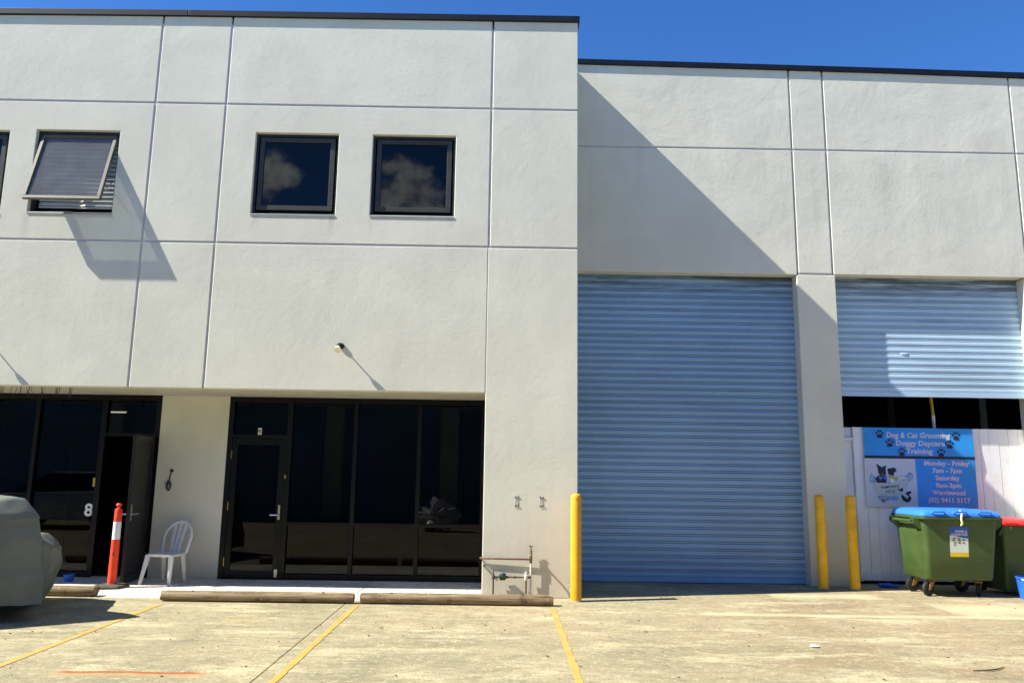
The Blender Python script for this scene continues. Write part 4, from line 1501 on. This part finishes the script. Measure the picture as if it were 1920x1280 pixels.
castor(5.94, 0.64, math.radians(205))
castor(6.62, 0.66, math.radians(60))
castor(5.95, 1.05, math.radians(190))
castor(6.66, 1.05, math.radians(180))
wb('strap', MB().tube([(6.285, 0.385, 1.175), (6.295, 0.362, 1.12), (6.28, 0.355, 1.06), (6.295, 0.365, 1.00), (6.285, 0.385, 0.965)], [0.012, 0.016, 0.013, 0.016, 0.010], 8), M['strap'], smooth=50)

# recycling sticker, flat print on the sloped front
SX0, SX1, SZ0, SZ1 = 6.145, 6.400, 0.545, 0.945


def fy(z):
    return 0.45+(0.42-0.45)*(z-0.62)/0.38 if z > 0.62 else 0.45+(0.475-0.45)*(0.62-z)/0.365


def stick(mb, lift):
    mb.v = [(p[0], fy(p[2])-0.0015-lift, p[2]) for p in mb.v]
    return mb


def sq(x0, x1, z0, z1, n=6):
    m = MB()
    vs = []
    for k in range(n+1):
        z = z0+(z1-z0)*k/n
        vs += [(x0, 0, z), (x1, 0, z)]
    return m.add(vs, [(2*k, 2*k+1, 2*k+3, 2*k+2) for k in range(n)])


stk = part('sticker', stick(sq(SX0, SX1, SZ0, SZ1, 12), 0), M['sticker_white'], bin1, fix=False)


def spart(name, mb, mat, lift):
    return part(name, stick(mb, lift), M[mat], stk, fix=False)


hx = [SX0+(SX1-SX0)*k/10 for k in range(11)]
m = MB()
vs = []
for k, x in enumerate(hx):
    zb = SZ0+0.40*0.66+0.02*math.cos(k/10*math.pi)+0.004
    vs += [(x, 0, zb), (x, 0, (zb+SZ1)/2), (x, 0, SZ1)]
m.add(vs, [(3*k+j, 3*k+3+j, 3*k+4+j, 3*k+1+j) for k in range(10) for j in range(2)])
spart('blue_header', m, 'sticker_blue', 0.001)
spart('yellow_footer', sq(SX0, SX1, SZ0, SZ0+0.058), 'sticker_yellow', 0.001)
spart('sticker_lettering', text_mb('PAPER &', 6.305, 0.872, 0, w=0.165, h=0.042, bold=0.0012), 'print_pale', 0.002)
spart('sticker_lettering', text_mb('CARDBOARD', 6.28, 0.832, 0, w=0.225, h=0.042, bold=0.0012), 'print_pale', 0.002)
for i, (px, pz, w) in enumerate(((0.24, 0.615, 0.04), (0.50, 0.612, 0.045), (0.76, 0.575, 0.045), (0.20, 0.555, 0.04), (0.52, 0.545, 0.05), (0.28, 0.475, 0.045), (0.52, 0.470, 0.045), (0.75, 0.470, 0.045), (0.26, 0.40, 0.03))):
    cx, cz = SX0+px*(SX1-SX0), SZ0+pz*0.40
    spart('printed_item', MB().poly([(cx-w/2, cz+0.002), (cx-w*0.2, cz+0.010), (cx+w/2, cz+0.002), (cx+w*0.3, cz-0.009), (cx-w*0.3, cz-0.007)], 0), 'brown' if i % 2 else 'ink', 0.002)

# red-lidded bin behind
bin2 = thing('wheelie_bin', 'green two-wheeled bin with a red lid at the right edge behind the blue bucket', 'bin', (7.32, 0.98, 0.0))


def wb2(name, mb, mat, parent=None, **kw):
    return part(name, mb, mat, parent or bin2, **kw)


rings = [rrect(7.08, 7.54, 0.76, 1.24, 0.05, 0.05), rrect(7.05, 7.57, 0.70, 1.27, 0.05, 0.45), rrect(7.02, 7.60, 0.64, 1.30, 0.05, 0.93)]
b2 = wb2('body', MB().loft(rings), M['bin'], smooth=50)
rings = [rrect(6.99, 7.63, 0.61, 1.33, 0.04, 0.90), rrect(6.99, 7.63, 0.61, 1.33, 0.04, 0.96)]
wb2('rim', MB().loft(rings), M['bin'], b2, bevel=0.008)
m = MB()
m.add([(6.99, 0.70, 0.82), (6.99, 1.25, 0.82), (6.99, 1.25, 0.899), (6.99, 0.63, 0.899), (7.03, 0.70, 0.82), (7.03, 1.25, 0.82), (7.03, 1.25, 0.899), (7.03, 0.63, 0.899)],
      [(0, 1, 2, 3), (7, 6, 5, 4), (0, 4, 5, 1), (1, 5, 6, 2), (2, 6, 7, 3), (3, 7, 4, 0)])
wb2('side_skirt', m, M['bin'], b2)
rings = [rrect(6.98, 7.64, 0.585, 1.34, 0.04, 0.963), rrect(6.98, 7.64, 0.585, 1.34, 0.04, 0.985), rrect(7.02, 7.60, 0.64, 1.31, 0.05, 1.03), rrect(7.08, 7.54, 0.72, 1.26, 0.05, 1.048)]
l2 = wb2('lid', MB().loft(rings), M['redlid'], smooth=35)
wb2('lid_handle', MB().tube([(7.02, 0.60, 0.99), (7.02, 0.575, 1.0), (7.20, 0.575, 1.0), (7.20, 0.60, 0.99)], 0.010, 8), M['redlid'], l2)
wb2('rear_handle', MB().tube([(7.10, 1.33, 0.95), (7.10, 1.40, 0.99), (7.52, 1.40, 0.99), (7.52, 1.33, 0.95)], 0.014, 8), M['bin'])
for x in (7.04, 7.58):
    wb2('wheel', MB().lathe([(0.09, -0.025), (0.10, -0.018), (0.10, 0.018), (0.09, 0.025)], (x, 1.26, 0.101), 20, 'x'), M['black'], smooth=40)
part('numeral', text_mb('7', 7.115, 0.912, 0.6085, h=0.05), M['print_pale'], b2, fix=False)

# blue bucket at the frame edge
bu = thing('bucket', 'blue plastic bucket on the ground in front of the red-lidded bin', 'bucket', (7.20, 0.46, 0.0))
part('tub', MB().lathe([(0.118, 0.003), (0.150, 0.275), (0.158, 0.277), (0.158, 0.295), (0.146, 0.295), (0.115, 0.02)], n=28), M['bucket'], bu, smooth=40, local=True)
part('label', MB().box(-0.045, 0.03, -0.154, -0.148, 0.205, 0.25), M['white'], bu, local=True)
pts = [(0.158*math.cos(math.pi*k/12), -0.10*math.sin(math.pi*k/12), 0.275-0.02*math.sin(math.pi*k/12)) for k in range(13)]
part('handle', MB().tube([(p[0], p[1]*1.62, p[2]) for p in pts], 0.004, 6), M['steel'], bu, smooth=40, local=True)

bo = part('bowl', MB().lathe([(0.055, 0.007), (0.072, 0.085), (0.078, 0.087), (0.078, 0.098), (0.068, 0.098), (0.05, 0.02)], (-6.07, 0.88, 0), 22), M['bucket'], smooth=40)
tag(bo, 'small blue plastic bowl on the paving below the left shop window', 'bowl')
ra = MB().blob((5.72, 1.40, 0.03), (0.14, 0.09, 0.03), 3, 0.7, 2.2, 3.0)
ro = part('blue_rag', ra, M['bucket'], smooth=60)
tag(ro, 'crumpled dark blue rag on the ground by the foot of the hoarding', 'rag')

# ------------------------------------------------------------------ pipes on the pillar
wp = thing('water_tap', 'old garden tap on a pipe riser fixed to the sunlit pillar', 'tap', (0.372, -0.05, 0.30))
m = MB().tube([(0.372, -0.045, 0.05), (0.372, -0.045, 0.56)], 0.012, 10)
part('riser_pipe', m, M['palepipe'], wp, smooth=40)
part('copper_pipe', MB().tube([(-0.285, 0.04, 0.492), (-0.285, -0.018, 0.49), (-0.27, -0.026, 0.488), (0.36, -0.036, 0.485)], 0.011, 10), M['copper'], wp, smooth=40)
m = MB().lathe([(0.018, 0.555), (0.020, 0.575), (0.016, 0.60), (0.010, 0.605), (0.007, 0.64), (0.004, 0.655)], (0.372, -0.045, 0), 12)
m.tube([(0.372, -0.05, 0.585), (0.372, -0.10, 0.585), (0.372, -0.125, 0.565), (0.372, -0.125, 0.54)], [0.013, 0.012, 0.012, 0.013], 10)
part('spout', m, M['oldpipe'], wp, smooth=40)
part('tap_handle', MB().tube([(0.345, -0.045, 0.650), (0.399, -0.045, 0.650)], 0.007, 8), M['oldpipe'], wp, smooth=40)
m = MB().lathe([(0.018, 0.44), (0.018, 0.53)], (0.372, -0.045, 0), 12)
part('tee_fitting', m, M['oldpipe'], wp, smooth=40)
part('wall_clip', MB().box(-0.245, -0.225, -0.04, 0.002, 0.385, 0.41), M['oldpipe'], wp)

wm_ = thing('water_meter', 'green brass water meter between two short risers low on the pillar', 'water meter', (0.1, -0.07, 0.0))
for x, top in ((-0.112, 0.30), (0.312, 0.29)):
    part('riser_pipe', MB().tube([(x, -0.06, 0.0), (x, -0.06, top)], 0.011, 10), M['oldpipe'], wm_, smooth=40)
m = MB().lathe([(0.016, 0.235), (0.020, 0.25), (0.020, 0.275), (0.010, 0.30), (0.006, 0.335), (0.014, 0.337), (0.014, 0.346)], (-0.112, -0.06, 0), 12)
part('stop_valve', m, M['oldpipe'], wm_, smooth=40)
m = MB().lathe([(0.020, 0.225), (0.026, 0.245), (0.026, 0.285), (0.012, 0.30), (0.018, 0.315), (0.010, 0.335)], (0.312, -0.06, 0), 12)
part('stop_valve', m, M['palepipe'], wm_, smooth=40)
m = MB().lathe([(0.010, -0.10), (0.014, -0.09), (0.014, -0.05), (0.010, -0.045), (0.010, 0.035), (0.016, 0.04), (0.016, 0.08), (0.010, 0.085), (0.010, 0.15), (0.017, 0.155), (0.017, 0.175), (0.010, 0.18), (0.010, 0.30)],
               (0, -0.06, 0.262), 10, 'x')
part('pipe', m, M['oldpipe'], wm_, smooth=30)
m = MB().lathe([(0.022, -0.045), (0.042, -0.035), (0.042, 0.030), (0.022, 0.045)], (0.010, -0.068, 0.265), 14, 'x')
m.lathe([(0.036, 0.265), (0.036, 0.305), (0.030, 0.312)], (0.012, -0.068, 0), 14)
part('meter_body', m, M['meter'], wm_, smooth=40)
part('elbow', MB().tube([(0.325, -0.06, 0.262), (0.372, -0.046, 0.262)], 0.014, 8), M['oldpipe'], wm_, smooth=40)

# ------------------------------------------------------------------ small fixtures
for k, x in enumerate((0.181, 0.509)):
    t = thing('bracket_remnant', ('left' if k == 0 else 'right')+' one of two patches of old bracket bolts on the pillar', 'bracket', (x, -0.002, 1.22), group='old bracket marks on the pillar')
    part('filler_patch', MB().box(x-0.024, x+0.026, -0.003, 0.004, 1.17, 1.272), M['patch'], t, bevel=0.0015)
    for dx in (-0.018, 0.018):
        for z in (1.278, 1.165):
            part('bolt', MB().lathe([(0.010, 0.004), (0.010, -0.008), (0.005, -0.011)], (x+dx, 0, z+random.uniform(-.006, .006)), 8, 'y'), M['rust'], t)


def spotlight(x, z, label):
    t = thing('wall_light', label, 'lamp', (x, 0.0, z), group='small floodlights on the front wall')
    part('wall_plate', MB().lathe([(0.040, 0.002), (0.040, -0.022), (0.030, -0.030)], (0, 0, 0.012), 18, 'y'), M['black'], t, smooth=40, local=True)
    part('arm', MB().tube([(0, -0.03, 0.012), (0, -0.12, 0.008)], 0.009, 8), M['black'], t, smooth=40, local=True)
    part('lamp_head', MB().blob((0, -0.135, 0.0), (0.043, 0.04, 0.038), 2), M['black'], t, smooth=60, local=True)
    hd = MB().lathe([(0.030, 0.0), (0.050, -0.055), (0.046, -0.058), (0.0005, -0.050)], (0, 0, 0), 20)
    hd.xf(Matrix.Translation((-0.012, -0.15, -0.025)) @ Matrix.Rotation(math.radians(-38), 4, 'X'))
    part('lamp_shade', hd, M['lens'], t, smooth=40, local=True)
    return t


spotlight(-2.236, 3.245, 'small black and cream wall light above the shopfront numbered 9')
spotlight(-7.02, 3.24, 'small black and cream wall light at the far left edge of the wall')

cb = thing('hanging_cable', 'short black cable looped on a wall hook above the white chair', 'cable', (-4.95, 1.29, 1.40))
part('hook', MB().lathe([(0.022, 0.008), (0.022, -0.02), (0.012, -0.035)], (-4.935, 1.292, 1.548), 10, 'y').tube([(-4.935, 1.265, 1.55), (-4.905, 1.262, 1.545)], 0.011, 8), M['cable'], cb)
pts = [(-4.935, 1.275, 1.55), (-4.945, 1.272, 1.48), (-4.958, 1.272, 1.40)]
part('cord', MB().tube(pts, 0.008, 8), M['cable'], cb, smooth=40)
pts = [(-4.960+0.030*math.sin(a)*(1.0), 1.272-0.006*math.cos(a*2), 1.335+0.065*math.cos(a)) for a in [2*math.pi*k/20 for k in range(20)]]
lp = MB().tube(pts+[pts[0]], 0.010, 8)
pts = [(-4.952+0.022*math.sin(a), 1.262, 1.315+0.055*math.cos(a)) for a in [2*math.pi*k/20 for k in range(20)]]
lp.tube(pts+[pts[0]], 0.008, 8)
part('loop', lp, M['cable'], cb, smooth=40)

# ------------------------------------------------------------------ litter on the concrete
rnd = random.Random(11)
m = MB()
for k in range(150):
    x, y = rnd.uniform(-6.5, 7.5), rnd.uniform(-5.0, 0.6)
    if -0.75 < y and -4.3 < x < 0.8:
        continue
    if y > -0.4 and x < 1:
        continue
    s = rnd.choice((0.006, 0.008, 0.010, 0.014))
    a = rnd.uniform(0, 3.14)
    m.add([(x+s*math.cos(a+q*1.57)*(1.6 if q % 2 else 0.8), y+s*math.sin(a+q*1.57)*(1.6 if q % 2 else 0.8), 0.003+(0.006 if q == 1 else 0.0)) for q in range(4)]+[(x, y, 0.009)],
          [(0, 1, 4), (1, 2, 4), (2, 3, 4), (3, 0, 4)])
gr = part('ground_litter', m, M['leafbrown'], fix=False)
gr['kind'] = 'stuff'
gr['label'] = 'scattered grit and leaf crumbs on the concrete'
pa = part('paper_scrap', MB().blob((2.985, -2.72, 0.014), (0.045, 0.03, 0.014), 2, 0.8, 4.0, 3.0), M['paper'])
tag(pa, 'small crumpled white paper scrap on the concrete before the roller doors', 'paper')
tw = part('twig', MB().tube([(3.99, -3.57, 0.007), (4.10, -3.58, 0.014), (4.22, -3.53, 0.012), (4.335, -3.44, 0.008)], [0.004, 0.006, 0.006, 0.003], 6), M['twig'])
tag(tw, 'thin dark curved twig on the concrete at lower right', 'twig')
for k, (x, y, lab) in enumerate(((-1.233, -2.107, 'dark dry leaf on the concrete right of the middle bay line'), (1.485, -2.096, 'brown dry leaf on the concrete in front of the closed roller door'))):
    lf = part('dry_leaf', MB().add([(x-0.03, y, 0.006), (x, y-0.014, 0.012), (x+0.035, y+0.004, 0.006), (x, y+0.014, 0.014)], [(0, 1, 3), (1, 2, 3)]), M['leafbrown'], fix=False)
    tag(lf, lab, 'leaf')
